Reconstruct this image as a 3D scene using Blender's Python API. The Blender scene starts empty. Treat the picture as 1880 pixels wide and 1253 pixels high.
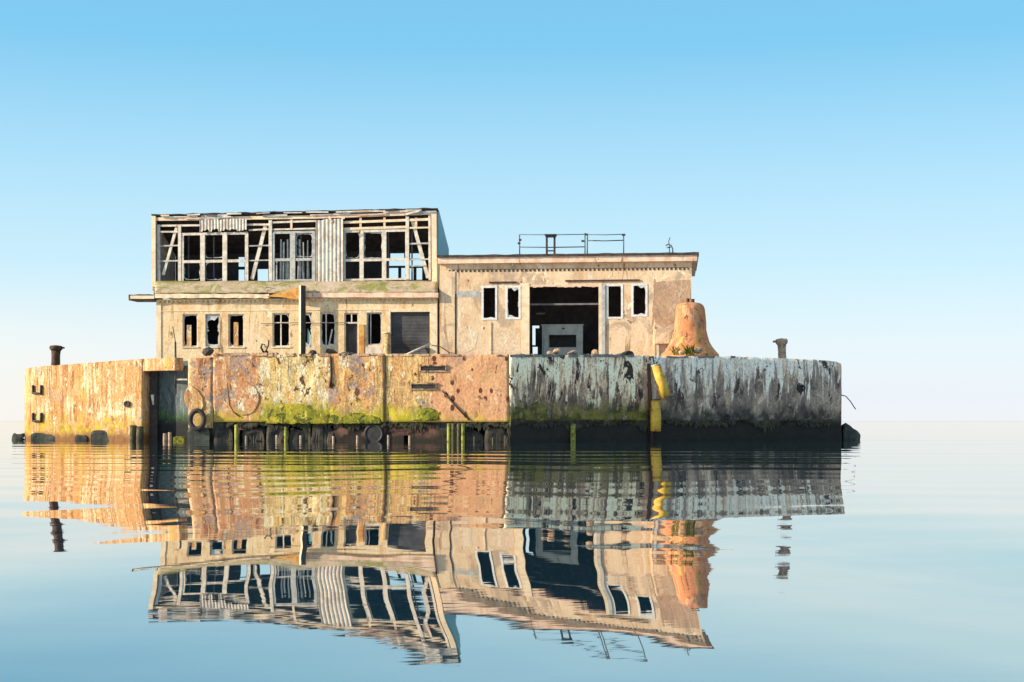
import bpy, math, random
from mathutils import Vector, noise
random.seed(7)
R = math.radians
S = bpy.context.scene
COL = S.collection
f, U0, V0, CH = 2800.0, 940.0, 773.0, 1.4      # focal length in px, principal column, horizon row, eye height

# ------------------------------------------------------------------ helpers
class MB:
    def __init__(self): self.v = []; self.f = []
    def add(self, vs, fs):
        o = len(self.v); self.v += [tuple(p) for p in vs]; self.f += [tuple(i + o for i in q) for q in fs]; return self
    def hexa(self, p):
        return self.add(p, [(0,3,2,1),(4,5,6,7),(0,1,5,4),(1,2,6,5),(2,3,7,6),(3,0,4,7)])
    def box(self, x0, x1, y0, y1, z0, z1, j=0.0):
        r = lambda: random.uniform(-j, j)
        return self.hexa([(x+r(), y+r(), z+r()) for z in (z0, z1) for x, y in ((x0,y0),(x1,y0),(x1,y1),(x0,y1))])
    def bar(self, p, q, w, t, up=None):
        p, q = Vector(p), Vector(q); d = (q-p).normalized()
        n = Vector(up) if up else Vector((0,1,0))
        if abs(d.dot(n)) > .95: n = Vector((1,0,0))
        a = d.cross(n).normalized(); b = a.cross(d).normalized()
        c = lambda o: [o + a*(w/2*sx) + b*(t/2*sy) for sx, sy in ((-1,-1),(1,-1),(1,1),(-1,1))]
        return self.hexa(c(p) + c(q))
    def tube(self, pts, r, n=10, cap=True):
        pts = [Vector(p) for p in pts]; rs = r if isinstance(r, (list, tuple)) else [r]*len(pts)
        vs = []; fs = []; ref = None
        for i, p in enumerate(pts):
            d = (pts[min(i+1, len(pts)-1)] - pts[max(i-1, 0)]).normalized()
            if ref is None or abs(d.dot(ref)) > .98: ref = Vector((1,0,0)) if abs(d.x) < .8 else Vector((0,1,0))
            a = d.cross(ref).normalized(); b = d.cross(a).normalized()
            vs += [p + (a*math.cos(2*math.pi*k/n) + b*math.sin(2*math.pi*k/n))*rs[i] for k in range(n)]
        for i in range(len(pts)-1):
            fs += [(i*n+k, i*n+(k+1) % n, (i+1)*n+(k+1) % n, (i+1)*n+k) for k in range(n)]
        if cap: fs += [tuple(range(n)), tuple(range((len(pts)-1)*n, len(pts)*n))]
        return self.add(vs, fs)
    def lathe(self, prof, n=32, c=(0,0,0), wob=0.0):
        vs = []
        for r, z in prof:
            for k in range(n):
                a = 2*math.pi*k/n
                rr = r*(1 + wob*noise.noise(Vector((math.cos(a)*1.5, math.sin(a)*1.5, z*1.2))))
                vs.append((c[0]+rr*math.cos(a), c[1]+rr*math.sin(a), c[2]+z))
        m = len(prof)
        fs = [(i*n+k, i*n+(k+1) % n, (i+1)*n+(k+1) % n, (i+1)*n+k) for i in range(m-1) for k in range(n)]
        fs += [tuple(range(n)), tuple(range((m-1)*n, m*n))]
        return self.add(vs, fs)
    def prism(self, poly, z0, z1):
        n = len(poly)
        return self.add([(x,y,z0) for x, y in poly] + [(x,y,z1) for x, y in poly],
                        [tuple(range(n))[::-1], tuple(range(n, 2*n))] + [(i,(i+1) % n,(i+1) % n+n,i+n) for i in range(n)])
    def slab(self, poly, y0, y1):        # polygon in x-z, given thickness in y
        n = len(poly)
        return self.add([(x,y0,z) for x, z in poly] + [(x,y1,z) for x, z in poly],
                        [tuple(range(n)), tuple(range(n, 2*n))[::-1]] + [(i,(i+1) % n,(i+1) % n+n,i+n) for i in range(n)])
    def build(self, name, m, parent=None, smooth=False, label=None):
        me = bpy.data.meshes.new(name); me.from_pydata(self.v, [], self.f); me.update()
        import bmesh
        bm = bmesh.new(); bm.from_mesh(me); bmesh.ops.recalc_face_normals(bm, faces=bm.faces); bm.to_mesh(me); bm.free()
        if smooth: me.polygons.foreach_set('use_smooth', [True]*len(me.polygons))
        me.materials.append(m)
        o = bpy.data.objects.new(name, me); COL.objects.link(o)
        if parent: o.parent = parent
        if label: o['label'] = label
        return o

def tag(o, label=None, cat=None, group=None, kind=None):
    for k, v in (('label', label), ('category', cat), ('group', group), ('kind', kind)):
        if v: o[k] = v
    return o
def thing(name, label, cat, loc=(0,0,0), rz=0.0, group=None):
    o = bpy.data.objects.new(name, None); o.empty_display_size = .2; COL.objects.link(o)
    o.location = loc; o.rotation_euler = (0,0,rz)
    return tag(o, label, cat, group)
def at(u, v, Y): return Vector(((u-U0)/f*Y, Y, CH + (V0-v)/f*Y))
def on_line(u, A, B):                    # where the sight column u meets the plan line A-B
    k = (u-U0)/f; dx, dy = B[0]-A[0], B[1]-A[1]
    t = (k*A[1]-A[0])/(dx-k*dy); return (A[0]+t*dx, A[1]+t*dy)

# ------------------------------------------------------------------ materials
class NT:
    def __init__(s, name):
        s.m = bpy.data.materials.new(name); s.m.use_nodes = True; s.t = s.m.node_tree; s.t.nodes.clear()
        s.out = s.new('ShaderNodeOutputMaterial'); s.tc = s.new('ShaderNodeTexCoord')
        s.sep = s.new('ShaderNodeSeparateXYZ'); s.l(s.tc.outputs['Object'], s.sep.inputs[0]); s.z = s.sep.outputs[2]; s.x = s.sep.outputs[0]
    def new(s, t, **k):
        n = s.t.nodes.new(t)
        for a, b in k.items(): setattr(n, a, b)
        return n
    def l(s, a, b): s.t.links.new(a, b)
    def put(s, sock, v):
        if hasattr(v, 'links') or isinstance(v, bpy.types.NodeSocket): s.l(v, sock)
        elif isinstance(v, (tuple, list)): sock.default_value = (*v, 1) if len(v) == 3 and len(sock.default_value) == 4 else v
        else: sock.default_value = v
    def vec(s, sc, off=0.0):
        n = s.new('ShaderNodeVectorMath', operation='MULTIPLY_ADD'); s.l(s.tc.outputs['Object'], n.inputs[0])
        n.inputs[1].default_value = sc if isinstance(sc, (tuple, list)) else (sc,)*3; n.inputs[2].default_value = (off, off*1.7, off*.6); return n.outputs[0]
    def noise(s, sc, detail=5, rough=.6, dist=0.0, off=0.0):
        n = s.new('ShaderNodeTexNoise'); s.l(s.vec(sc, off), n.inputs['Vector']); n.inputs['Scale'].default_value = 1
        n.inputs['Detail'].default_value = detail; n.inputs['Roughness'].default_value = rough; n.inputs['Distortion'].default_value = dist
        return n.outputs['Fac']
    def voro(s, sc, off=0.0, feature='F1'):
        n = s.new('ShaderNodeTexVoronoi', feature=feature); s.l(s.vec(sc, off), n.inputs['Vector']); n.inputs['Scale'].default_value = 1
        return n.outputs['Distance']
    def rng(s, x, a, b, c=0.0, d=1.0):
        n = s.new('ShaderNodeMapRange', interpolation_type='SMOOTHSTEP')
        s.put(n.inputs[0], x)
        for i, q in enumerate((a, b, c, d)): n.inputs[i+1].default_value = q
        return n.outputs[0]
    def math(s, op, a, b=0.0, clamp=False):
        n = s.new('ShaderNodeMath', operation=op, use_clamp=clamp); s.put(n.inputs[0], a); s.put(n.inputs[1], b); return n.outputs[0]
    def mix(s, fac, a, b, mode='MIX'):
        n = s.new('ShaderNodeMix', data_type='RGBA', blend_type=mode, clamp_result=True); s.put(n.inputs[0], fac); s.put(n.inputs[6], a); s.put(n.inputs[7], b); return n.outputs[2]
    def grey(s, x):
        n = s.new('ShaderNodeCombineColor'); [s.l(x, n.inputs[i]) for i in range(3)]; return n.outputs[0]
    def finish(s, col, rough=.9, height=None, bump=.5, dist=.03, metal=0.0, spec=.3):
        p = s.new('ShaderNodeBsdfPrincipled'); s.put(p.inputs['Base Color'], col); s.put(p.inputs['Roughness'], rough)
        p.inputs['Metallic'].default_value = metal; p.inputs['Specular IOR Level'].default_value = spec
        if height is not None:
            b = s.new('ShaderNodeBump'); b.inputs['Strength'].default_value = bump; b.inputs['Distance'].default_value = dist
            s.l(height, b.inputs['Height']); s.l(b.outputs[0], p.inputs['Normal'])
        s.l(p.outputs[0], s.out.inputs[0]); return s.m

def wcore(n, c1, c2, c3, streaks=(), flakes=(), spots=None, algae=None, tide=None, off=0.0, grain=.35, big=.35, gain=(1,1,1)):
    col = n.mix(n.rng(n.noise(big, 4, .6, .5, off), .38, .62), c1, c2)
    col = n.mix(n.rng(n.noise((1.1,1.1,.6), 6, .65, .8, off+3), .48, .66), col, c3)
    h = n.noise(2.2, 8, .7, 0, off+9)
    for i, (c, lo, hi, hs, vs, *bias) in enumerate(streaks):
        q = n.noise((hs,hs,vs*1.5), 7, .68, .9, off+20+i*7)
        if bias: q = n.math('ADD', q, n.math('MULTIPLY', n.math('SUBTRACT', n.z, bias[1]), bias[0]))   # runs that thin out downwards
        m = n.rng(q, lo, hi)
        m = n.math('MULTIPLY', m, n.rng(n.noise(.7, 3, .5, 0, off+40+i*5), .3, .55))
        col = n.mix(m, col, c)
    for i, (c, lo, hi, sc) in enumerate(flakes):
        m = n.rng(n.noise(sc, 7, .68, .6, off+60+i*6), lo, hi)
        col = n.mix(m, col, c); h = n.math('MULTIPLY_ADD', m, -.35) if False else n.math('SUBTRACT', h, n.math('MULTIPLY', m, .3))
    if spots:
        c, sc, thr = spots
        m = n.math('MULTIPLY', n.rng(n.voro(sc, off+80), thr*.7, thr, 1, 0), n.rng(n.noise(.8, 2, .5, 0, off+85), .40, .50))
        col = n.mix(m, col, c); h = n.math('SUBTRACT', h, n.math('MULTIPLY', m, .5))
    g = n.noise((9,9,6), 6, .75, 0, off+90)
    col = n.mix(1.0, col, n.grey(n.rng(g, .28, .72, 1-grain, 1+grain*.6)), 'MULTIPLY')
    if gain != (1,1,1): col = n.mix(1.0, col, gain, 'MULTIPLY')
    if algae:
        ca, cb, z0, z1, amt = algae
        zz = n.math('ADD', n.z, n.math('MULTIPLY', n.math('SUBTRACT', n.noise((.9,.9,.35), 6, .7, .6, off+100), .5), 2.6))
        m = n.math('MULTIPLY', n.rng(zz, z0, z1, 1, 0), n.rng(n.noise((1.3,1.3,.9), 6, .65, 0, off+105), .5-amt*.45, .62-amt*.3))
        col = n.mix(m, col, n.mix(n.rng(n.noise(1.4, 5, .7, 0, off+110), .4, .6), ca, cb))
    if tide:
        zt, wid, ct = tide
        zz = n.math('ADD', n.z, n.math('MULTIPLY', n.math('SUBTRACT', n.noise((.8,.8,.5), 6, .7, .4, off+120), .5), 1.3))
        m = n.rng(zz, zt-wid, zt+wid, 1, 0)
        col = n.mix(m, col, n.mix(n.noise(3, 4, .6, 0, off+125), ct, tuple(x*2.2+.006 for x in ct)))
    return col, n.math('ADD', h, n.math('MULTIPLY', g, .25))
def weather(name, *a, bump=.6, rough=.9, **k):
    n = NT(name); col, h = wcore(n, *a, **k); return n.finish(col, rough, h, bump, .06)
def blend(name, zones, bump=.8, wob=2.2):
    """several weathered surfaces along one wall, each giving way to the next at a wandering edge (x in metres)"""
    n = NT(name); xx = n.math('ADD', n.x, n.math('MULTIPLY', n.math('SUBTRACT', n.noise((.9,.9,.7), 6, .7, .6, 300), .5), wob))
    col, h = wcore(n, *zones[0][1], **zones[0][2])
    for x, a, k in zones[1:]:
        c2, h2 = wcore(n, *a, **k); m = n.rng(xx, x-.12, x+.12); col = n.mix(m, col, c2)
        hm = n.new('ShaderNodeMix', data_type='FLOAT'); n.put(hm.inputs[0], m); n.put(hm.inputs[2], h); n.put(hm.inputs[3], h2); h = hm.outputs[0]
    return n.finish(col, .9, h, bump, .07)

def plain(name, c, c2=None, rough=.7, sc=3.0, bump=.3, metal=0.0, spec=.4, lo=.42, hi=.6, rust=None):
    n = NT(name); c2 = c2 or tuple(x*.65 for x in c)
    col = n.mix(n.rng(n.noise(sc, 6, .7, .4), lo, hi), c, c2)
    if rust: col = n.mix(n.rng(n.noise((sc*.8,sc*.8,sc*.3), 6, .7, .5, 13), rust[1], rust[1]+.08), col, rust[0])
    return n.finish(col, rough, n.noise(sc*3, 6, .7), bump, .02, metal, spec)

YG, DG = (.44,.38,.035), (.14,.17,.02)
M = {}
M['ochre'] = weather('ochre_concrete', (.60,.33,.13), (.64,.40,.19), (.48,.23,.08),
    streaks=(((.76,.60,.38),.50,.57,2.8,.13), ((.24,.10,.04),.57,.62,3.6,.13), ((.64,.42,.10),.55,.64,1.6,.2), ((.38,.16,.06),.53,.59,1.9,.10)), flakes=(((.50,.40,.31),.57,.63,(.5,.5,.5)), ((.80,.66,.44),.57,.60,(1.6,1.6,.6)), ((.26,.11,.05),.65,.67,(2.2,2.2,1.0)), ((.30,.14,.06),.64,.66,(5,5,2))),
    algae=((.52,.37,.05),(.34,.22,.04),1.0,2.4,.14), tide=(.5,.3,(.13,.065,.025)), off=1, grain=.5, bump=.9, gain=(.97,.94,.92))
PINK = ((.72,.36,.17), (.74,.44,.22), (.52,.23,.11)), dict(
    streaks=(((.22,.09,.04),.59,.65,2.6,.2), ((.90,.66,.40),.54,.62,2.4,.2)), flakes=(((.86,.60,.34),.57,.60,(.8,.8,.9)), ((.46,.34,.29),.55,.60,(.6,.6,.6)), ((.92,.80,.58),.59,.61,(1.3,1.3,.9)), ((.20,.08,.04),.62,.64,(2.4,2.4,1.6))), algae=((.46,.38,.04),(.50,.34,.06),1.2,2.5,.26), off=11, grain=.5, gain=(.84,.82,.80))
FLAK = ((.82,.58,.22), (.88,.70,.38), (.62,.38,.10)), dict(
    streaks=(((.97,.86,.60),.49,.56,1.9,.2), ((.20,.12,.04),.59,.64,3.0,.25)), flakes=(((.16,.09,.03),.585,.60,(1.9,1.9,1.1)), ((.97,.86,.62),.57,.60,(1.5,1.5,.7)), ((.16,.10,.03),.65,.67,(4,4,2.4)), ((.78,.42,.14),.62,.64,(.9,.9,.8))), algae=(YG,DG,1.9,3.1,.5), off=21, grain=.6, gain=(.84,.82,.80))
RUST = ((.72,.36,.14), (.78,.50,.22), (.48,.24,.12)), dict(
    streaks=(((.90,.66,.28),.49,.57,2.4,.16), ((.20,.08,.03),.57,.63,3.0,.16)), flakes=(((.90,.66,.36),.60,.63,(1.4,1.4,.7)), ((.46,.34,.29),.54,.60,(.5,.5,.6)), ((.94,.80,.54),.58,.60,(1.5,1.5,.9)), ((.17,.07,.04),.60,.62,(2.2,2.2,1.2))), algae=((.60,.52,.03),(.34,.30,.03),1.5,2.9,.38), off=31, grain=.55, gain=(.84,.82,.80))
SALM = ((.74,.41,.22), (.78,.48,.26), (.64,.32,.17)), dict(
    streaks=(((.44,.20,.10),.57,.65,1.6,.14), ((.88,.62,.40),.56,.64,1.8,.2)), flakes=(((.86,.60,.38),.62,.64,(.9,.9,.8)), ((.56,.36,.26),.57,.64,(.5,.5,.5)), ((.26,.11,.06),.65,.67,(2.2,2.2,1.4))), spots=((.14,.05,.025),(1.7,1.7,1.2),.30), algae=((.60,.42,.06),(.4,.28,.05),1.0,2.2,.3), off=41, grain=.36, gain=(.88,.84,.82))
M['pink'] = weather('salmon_render', *PINK[0], **PINK[1]); M['salmon'] = weather('spotted_salmon_render', *SALM[0], **SALM[1])
M['westwall'] = blend('flaking_wall', ((0, *PINK), (-16.9, *FLAK), (-12.2, *RUST)))
M['eastwall'] = blend('rust_and_salmon_wall', ((0, *RUST), (-5.4, *SALM)))
M['grey'] = weather('lime_streaked_concrete', (.20,.155,.13), (.30,.245,.19), (.09,.075,.07),
    streaks=(((.62,.50,.36),.50,.54,.8,.10,.05,3.4), ((1,.88,.66),.525,.55,1.0,.10,.06,3.6), ((.035,.03,.035),.55,.58,1.1,.12), ((1,.90,.72),.56,.58,3.2,.22,.06,3.8), ((.36,.22,.18),.56,.60,1.7,.1)), flakes=(((.05,.04,.04),.57,.585,(1.2,1.2,.7)), ((.05,.045,.045),.62,.64,(4,4,2))), algae=((.20,.18,.03),(.06,.065,.02),1.6,3.3,.36), tide=(1.25,.12,(.014,.013,.012)), off=51, grain=.5, gain=(1.30,1.18,1.06), bump=.9)
M['slate'] = weather('slate_streaked_concrete', (.25,.215,.19), (.40,.34,.29), (.13,.11,.10),
    streaks=(((.90,.82,.70),.51,.60,.55,.06,.03,3.5), ((.16,.135,.115),.55,.61,1.0,.08), ((1,.94,.82),.555,.575,1.3,.08,.05,3.8), ((.52,.40,.29),.53,.60,.5,.06), ((.74,.76,.72),.59,.62,3.0,.12,.05,3.5)), flakes=(((.60,.50,.40),.55,.61,(.5,.5,.4)), ((.07,.06,.06),.59,.61,(1.1,1.1,.6)), ((.05,.05,.05),.66,.68,(4,4,2))), algae=((.10,.09,.07),(.045,.04,.035),1.7,2.8,.4), tide=(1.35,.22,(.014,.013,.012)), off=61, grain=.5, bump=.8, gain=(1.30,1.18,1.08))
M['skirt'] = weather('wet_brown_concrete', (.10,.055,.04), (.16,.09,.065), (.03,.022,.018), flakes=(((.018,.015,.014),.50,.56,(.8,.8,.9)),), tide=(.45,.25,(.014,.012,.010)), off=71)
M['void'] = plain('void_black', (.014,.014,.016), (.03,.03,.03), .6)  # near-black colour puts the dark into voids, niche backs and mouths
M['teal'] = weather('stained_steel_sheet', (.10,.14,.15), (.16,.20,.20), (.05,.06,.07), streaks=(((.30,.34,.32),.55,.66,1.4,.1), ((.22,.10,.05),.6,.68,2,.12)), algae=((.08,.16,.06),(.03,.06,.03),1.6,2.6,.6), tide=(1.4,.4,(.012,.013,.015)), off=81)
M['deck'] = plain('rubble_deck', (.20,.16,.11), (.12,.10,.07), .95, 1.5)
M['cap'] = weather('broken_coping', (.62,.42,.26), (.44,.28,.17), (.24,.15,.10), flakes=(((.10,.06,.04),.55,.6,(1.6,1.6,3)),), off=91)
M['capgrey'] = weather('grey_coping', (.30,.29,.26), (.20,.20,.19), (.10,.10,.10), flakes=(((.05,.05,.05),.56,.62,(1.6,1.6,3)),), off=95)
M['tan'] = weather('tan_plaster', (.80,.61,.37), (.84,.69,.47), (.70,.48,.25),
    streaks=(((.86,.74,.54),.52,.64,1.2,.16), ((.36,.20,.08),.58,.64,2.2,.12), ((.30,.17,.07),.61,.66,4.5,.5)), flakes=(((.54,.44,.31),.55,.64,(.45,.45,.4)), ((.32,.20,.10),.645,.66,(1.6,1.6,1.1)), ((.92,.82,.62),.60,.63,(1.1,1.1,.8))), spots=((.30,.16,.08),(1.0,1.0,.9),.10), off=131, grain=.2, gain=(1.0,.97,.91), bump=.35)
M['hall'] = weather('hall_plaster', (.78,.58,.39), (.82,.66,.48), (.66,.45,.29),
    streaks=(((.84,.72,.56),.54,.66,1.0,.14), ((.38,.22,.11),.58,.64,2.0,.1), ((.34,.20,.11),.62,.67,4.5,.5)), flakes=(((.50,.39,.29),.54,.64,(.4,.4,.35)), ((.30,.19,.11),.65,.665,(1.6,1.6,1.1)), ((.92,.78,.60),.60,.63,(1.1,1.1,.8))), spots=((.24,.14,.07),(1.1,1.1,.9),.10), off=151, grain=.16, gain=(1.0,.98,.93), bump=.35)
M['brownrender'] = weather('bare_brown_render', (.52,.34,.22), (.58,.40,.27), (.40,.27,.19), streaks=(((.66,.50,.36),.53,.62,1.2,.2),), flakes=(((.70,.54,.36),.58,.61,(.9,.9,.8)), ((.24,.15,.09),.64,.66,(1.6,1.6,1.2))), off=161, grain=.35)
M['hallpale'] = weather('pale_worn_plaster', (.80,.62,.44), (.74,.54,.34), (.86,.72,.54), streaks=(((.46,.32,.2),.6,.66,2,.2),), off=165, grain=.3)
M['cream'] = plain('cream_trim', (.86,.72,.52), (.74,.57,.38), .8, 2.0, rust=((.30,.16,.08), .62))
M['rosy'] = plain('rosy_fascia', (.86,.66,.50), (.72,.46,.32), .85, 1.6, rust=((.22,.10,.06), .60))
M['frame'] = plain('weathered_window_paint', (.76,.70,.60), (.56,.49,.40), .75, 2.4, rust=((.26,.17,.10), .60))
M['greyframe'] = plain('grey_window_paint', (.52,.52,.50), (.34,.35,.34), .7, 2.6, rust=((.18,.12,.08), .62))
M['corr'] = plain('bleached_sheet', (.68,.62,.54), (.46,.40,.34), .7, 1.6, rust=((.42,.24,.14), .64))
M['bitumen'] = plain('dark_roofing_felt', (.035,.03,.03), (.08,.06,.05), .85, 2.0)
M['apron'] = weather('mossy_roof_apron', (.46,.38,.24), (.54,.43,.33), (.30,.24,.13), flakes=(((.26,.26,.07),.5,.6,(.5,.5,1.0)),((.16,.11,.08),.62,.66,(1,1,2)),), off=171)
M['inside'] = plain('shade_dark_interior', (.045,.042,.048), (.075,.07,.07), .95, .8)  # low albedo keeps the rooms dark; their shade is put into the colour
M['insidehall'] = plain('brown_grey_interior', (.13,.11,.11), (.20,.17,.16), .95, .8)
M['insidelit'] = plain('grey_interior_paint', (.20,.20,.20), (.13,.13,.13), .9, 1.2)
M['shutter'] = plain('grey_roller_steel', (.045,.045,.05), (.075,.075,.08), .6, .9, spec=.4)
M['glass'] = None
M['rust'] = plain('rusted_steel', (.10,.05,.03), (.05,.03,.025), .85, 4)
M['dark'] = plain('blackened_steel', (.030,.028,.028), (.06,.045,.04), .7, 3)
M['railing'] = plain('green_grey_railing', (.06,.11,.12), (.10,.12,.12), .6, 3)
M['yellow'] = plain('yellow_paint', (.70,.46,.06), (.54,.32,.05), .7, 1.6, rust=((.18,.08,.03), .55))
M['canopy'] = plain('rusty_yellow_sheet', (.70,.40,.10), (.56,.22,.06), .8, 1.3, rust=((.34,.11,.03), .6))
M['pale'] = plain('pale_bone_paint', (.76,.72,.66), (.55,.50,.44), .8, 2)
M['whiteframe'] = plain('pale_window_paint', (.82,.83,.82), (.66,.66,.63), .7, 2, rust=((.34,.25,.17), .64))
M['wood'] = plain('wet_timber', (.05,.042,.03), (.10,.09,.04), .85, 3)
M['mosswood'] = plain('algae_timber', (.34,.36,.06), (.10,.11,.03), .85, 3)
M['block'] = plain('wet_black_concrete', (.03,.034,.032), (.07,.08,.06), .75, 1.6)
M['blacklump'] = plain('weedy_black_concrete', (.016,.015,.014), (.05,.045,.03), .7, 2.0)
M['cowl'] = weather('orange_cowl', (.66,.235,.085), (.60,.24,.11), (.34,.16,.11), streaks=(((.66,.38,.20),.5,.6,1.6,.2), ((.24,.11,.06),.57,.63,2.0,.16)), flakes=(((.60,.42,.08),.60,.63,(1.5,1.5,1)),((.16,.09,.05),.62,.64,(2,2,1.6))), algae=((.44,.30,.06),(.40,.20,.06),.4,1.6,.1), off=201, grain=.3)
M['stone'] = plain('rubble_stone', (.44,.34,.25), (.22,.17,.13), .95, 3)
M['weed'] = plain('weed_leaf', (.16,.17,.02), (.30,.22,.04), .8, 2)
M['tealside'] = plain('faded_teal_sheet', (.22,.46,.50), (.32,.50,.52), .75, 1)
M['machine'] = plain('grey_green_machine_paint', (.64,.68,.62), (.50,.54,.49), .6, 1.2, rust=((.30,.24,.12), .62))
def glass():
    n = NT('dirty_broken_glass')
    col = n.mix(n.rng(n.noise(2.5, 5, .7), .4, .62), (.42,.46,.48), (.66,.66,.62))
    p = n.new('ShaderNodeBsdfPrincipled'); n.l(col, p.inputs['Base Color']); p.inputs['Roughness'].default_value = .15
    p.inputs['Specular IOR Level'].default_value = .7
    n.l(p.outputs[0], n.out.inputs[0]); return n.m
M['glass'] = glass()

# ------------------------------------------------------------------ concrete platform
plat = thing('concrete_platform', 'stained concrete sea platform, rusty ochre on one side, slate grey on the other', 'platform')
def wall_panel(line, name, mat, z0=-2.0, thick=.6, seed=0, amp=.035, jag=.03, step=.22, label=None, gap=.012):
    """line: (X, Y, top) along the front, left to right. Front grid with dents, ragged top, solid back."""
    pts = []
    for (a, b) in zip(line[:-1], line[1:]):
        L = math.hypot(b[0]-a[0], b[1]-a[1]); n = max(1, int(L/step))
        pts += [Vector(a).lerp(Vector(b), i/n) for i in range(n)]
    pts.append(Vector(line[-1]))
    d0 = (Vector(line[1])-Vector(line[0])); d1 = (Vector(line[-1])-Vector(line[-2]))
    pts[0] = pts[0] + Vector((d0.x, d0.y, 0)).normalized()*gap; pts[-1] = pts[-1] - Vector((d1.x, d1.y, 0)).normalized()*gap
    m = len(pts); rows = 26; vs = []; fs = []
    def nrm(i):
        d = pts[min(i+1, m-1)] - pts[max(i-1, 0)]; return Vector((d.y, -d.x, 0)).normalized()
    for i, p in enumerate(pts):
        top = p.z + jag*(noise.noise(Vector((p.x*1.9, seed, 3)))*1.2 + noise.noise(Vector((p.x*6, seed, 9)))*.7)
        nn = nrm(i)
        for j in range(rows+1):
            z = z0 + (top-z0)*j/rows
            q = Vector((p.x*.9, z*.7, seed*3.1))
            e = noise.fractal(q, 1.0, 2.0, 5) * amp * (0 if i in (0, m-1) else 1)
            if j == rows: e -= .02
            ch = 0
            if i in (0, m-1):                       # chipped vertical edges
                ch = max(0, noise.noise(Vector((seed*7.7+i, z*2.3, 1)))+.15)*.16*(1 if i == 0 else -1)
            dd = (pts[1]-pts[0] if i == 0 else pts[-1]-pts[-2]).normalized()*ch
            vs.append((p.x+nn.x*e+dd.x, p.y+nn.y*e+dd.y, z))
        vs.append((p.x-nn.x*thick, p.y-nn.y*thick, top)); vs.append((p.x-nn.x*thick, p.y-nn.y*thick, z0))
    K = rows+3
    for i in range(m-1):
        for j in range(K): fs.append((i*K+j, (i+1)*K+j, (i+1)*K+(j+1) % K, i*K+(j+1) % K))
    fs += [tuple(range(K))[::-1], tuple((m-1)*K+j for j in range(K))]
    o = MB().add(vs, fs).build(name, mat, plat, True, label)
    return o
def P(u, Y, v): p = at(u, 0, Y); return (p.x, p.y, CH + (V0-v)/f*Y)
A0, A1 = at(360,0,103), at(935,0,100)
B1 = at(1547,0,108.5)
def PA(u, v): x, y = on_line(u, A0, A1); return (x, y, CH + (V0-v)/f*y)
def PB(u, v): x, y = on_line(u, A1, B1); return (x, y, CH + (V0-v)/f*y)
L0, L1 = at(62,0,109.6), at(266,0,104.7)
def PL(u, v): x, y = on_line(u, L0, L1); return (x, y, CH + (V0-v)/f*y)
ZB = 1.32
wall_panel([P(45,111.2,681), P(49,110.2,677), P(62,109.6,674), PL(130,669), PL(262,659)], 'wall_panel', M['ochre'], thick=.7, seed=1, label='ochre streaked wall panel with two step irons')
wall_panel([(-37.4, 131, 5.15), (P(45,111.2,681)[0]-.06, 111.5, 5.15)], 'wall_panel', M['ochre'], thick=.5, seed=14, label='end wall panel turned away to the rear')
wall_panel([PL(262.6,659), PL(322,657)], 'lintel_panel', M['ochre'], z0=PL(290,681)[2], thick=.8, seed=2, step=.15, label='short ochre lintel over the dark recess')
wall_panel([PA(345,659), PA(391,656)], 'wall_panel', M['pink'], z0=.9, thick=1.9, seed=3, label='narrow ochre pier beside the dark recess')
wall_panel([PA(391,648), PA(481,648), PA(484,651.5), PA(604,651), PA(608,650), PA(706,650)], 'wall_panel', M['westwall'], z0=ZB, thick=.7, seed=5, amp=.085, jag=.05, step=.16, label='long wall panel, salmon at one end and flaking pale yellow above green algae', gap=.005)
wall_panel([PA(706,650), PA(935,651)], 'wall_panel', M['eastwall'], z0=ZB, thick=.7, seed=7, amp=.035, label='rusty wall panel with broken niches, turning to smooth pitted salmon', gap=.005)
wall_panel([PB(935,652), PB(1192,653)], 'wall_panel', M['grey'], thick=.7, seed=9, amp=.06, label='dark concrete wall panel with white lime streaks')
wall_panel([PB(1192,654), PB(1360,655), PB(1500,661), PB(1535,664), PB(1544,668), (B1.x+.0, B1.y+.35, CH+(V0-671)/f*108.8), (B1.x+.05, 130.9, 5.3)], 'wall_panel', M['slate'], thick=.7, seed=10, amp=.03, label='slate grey streaked wall panel')
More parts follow.
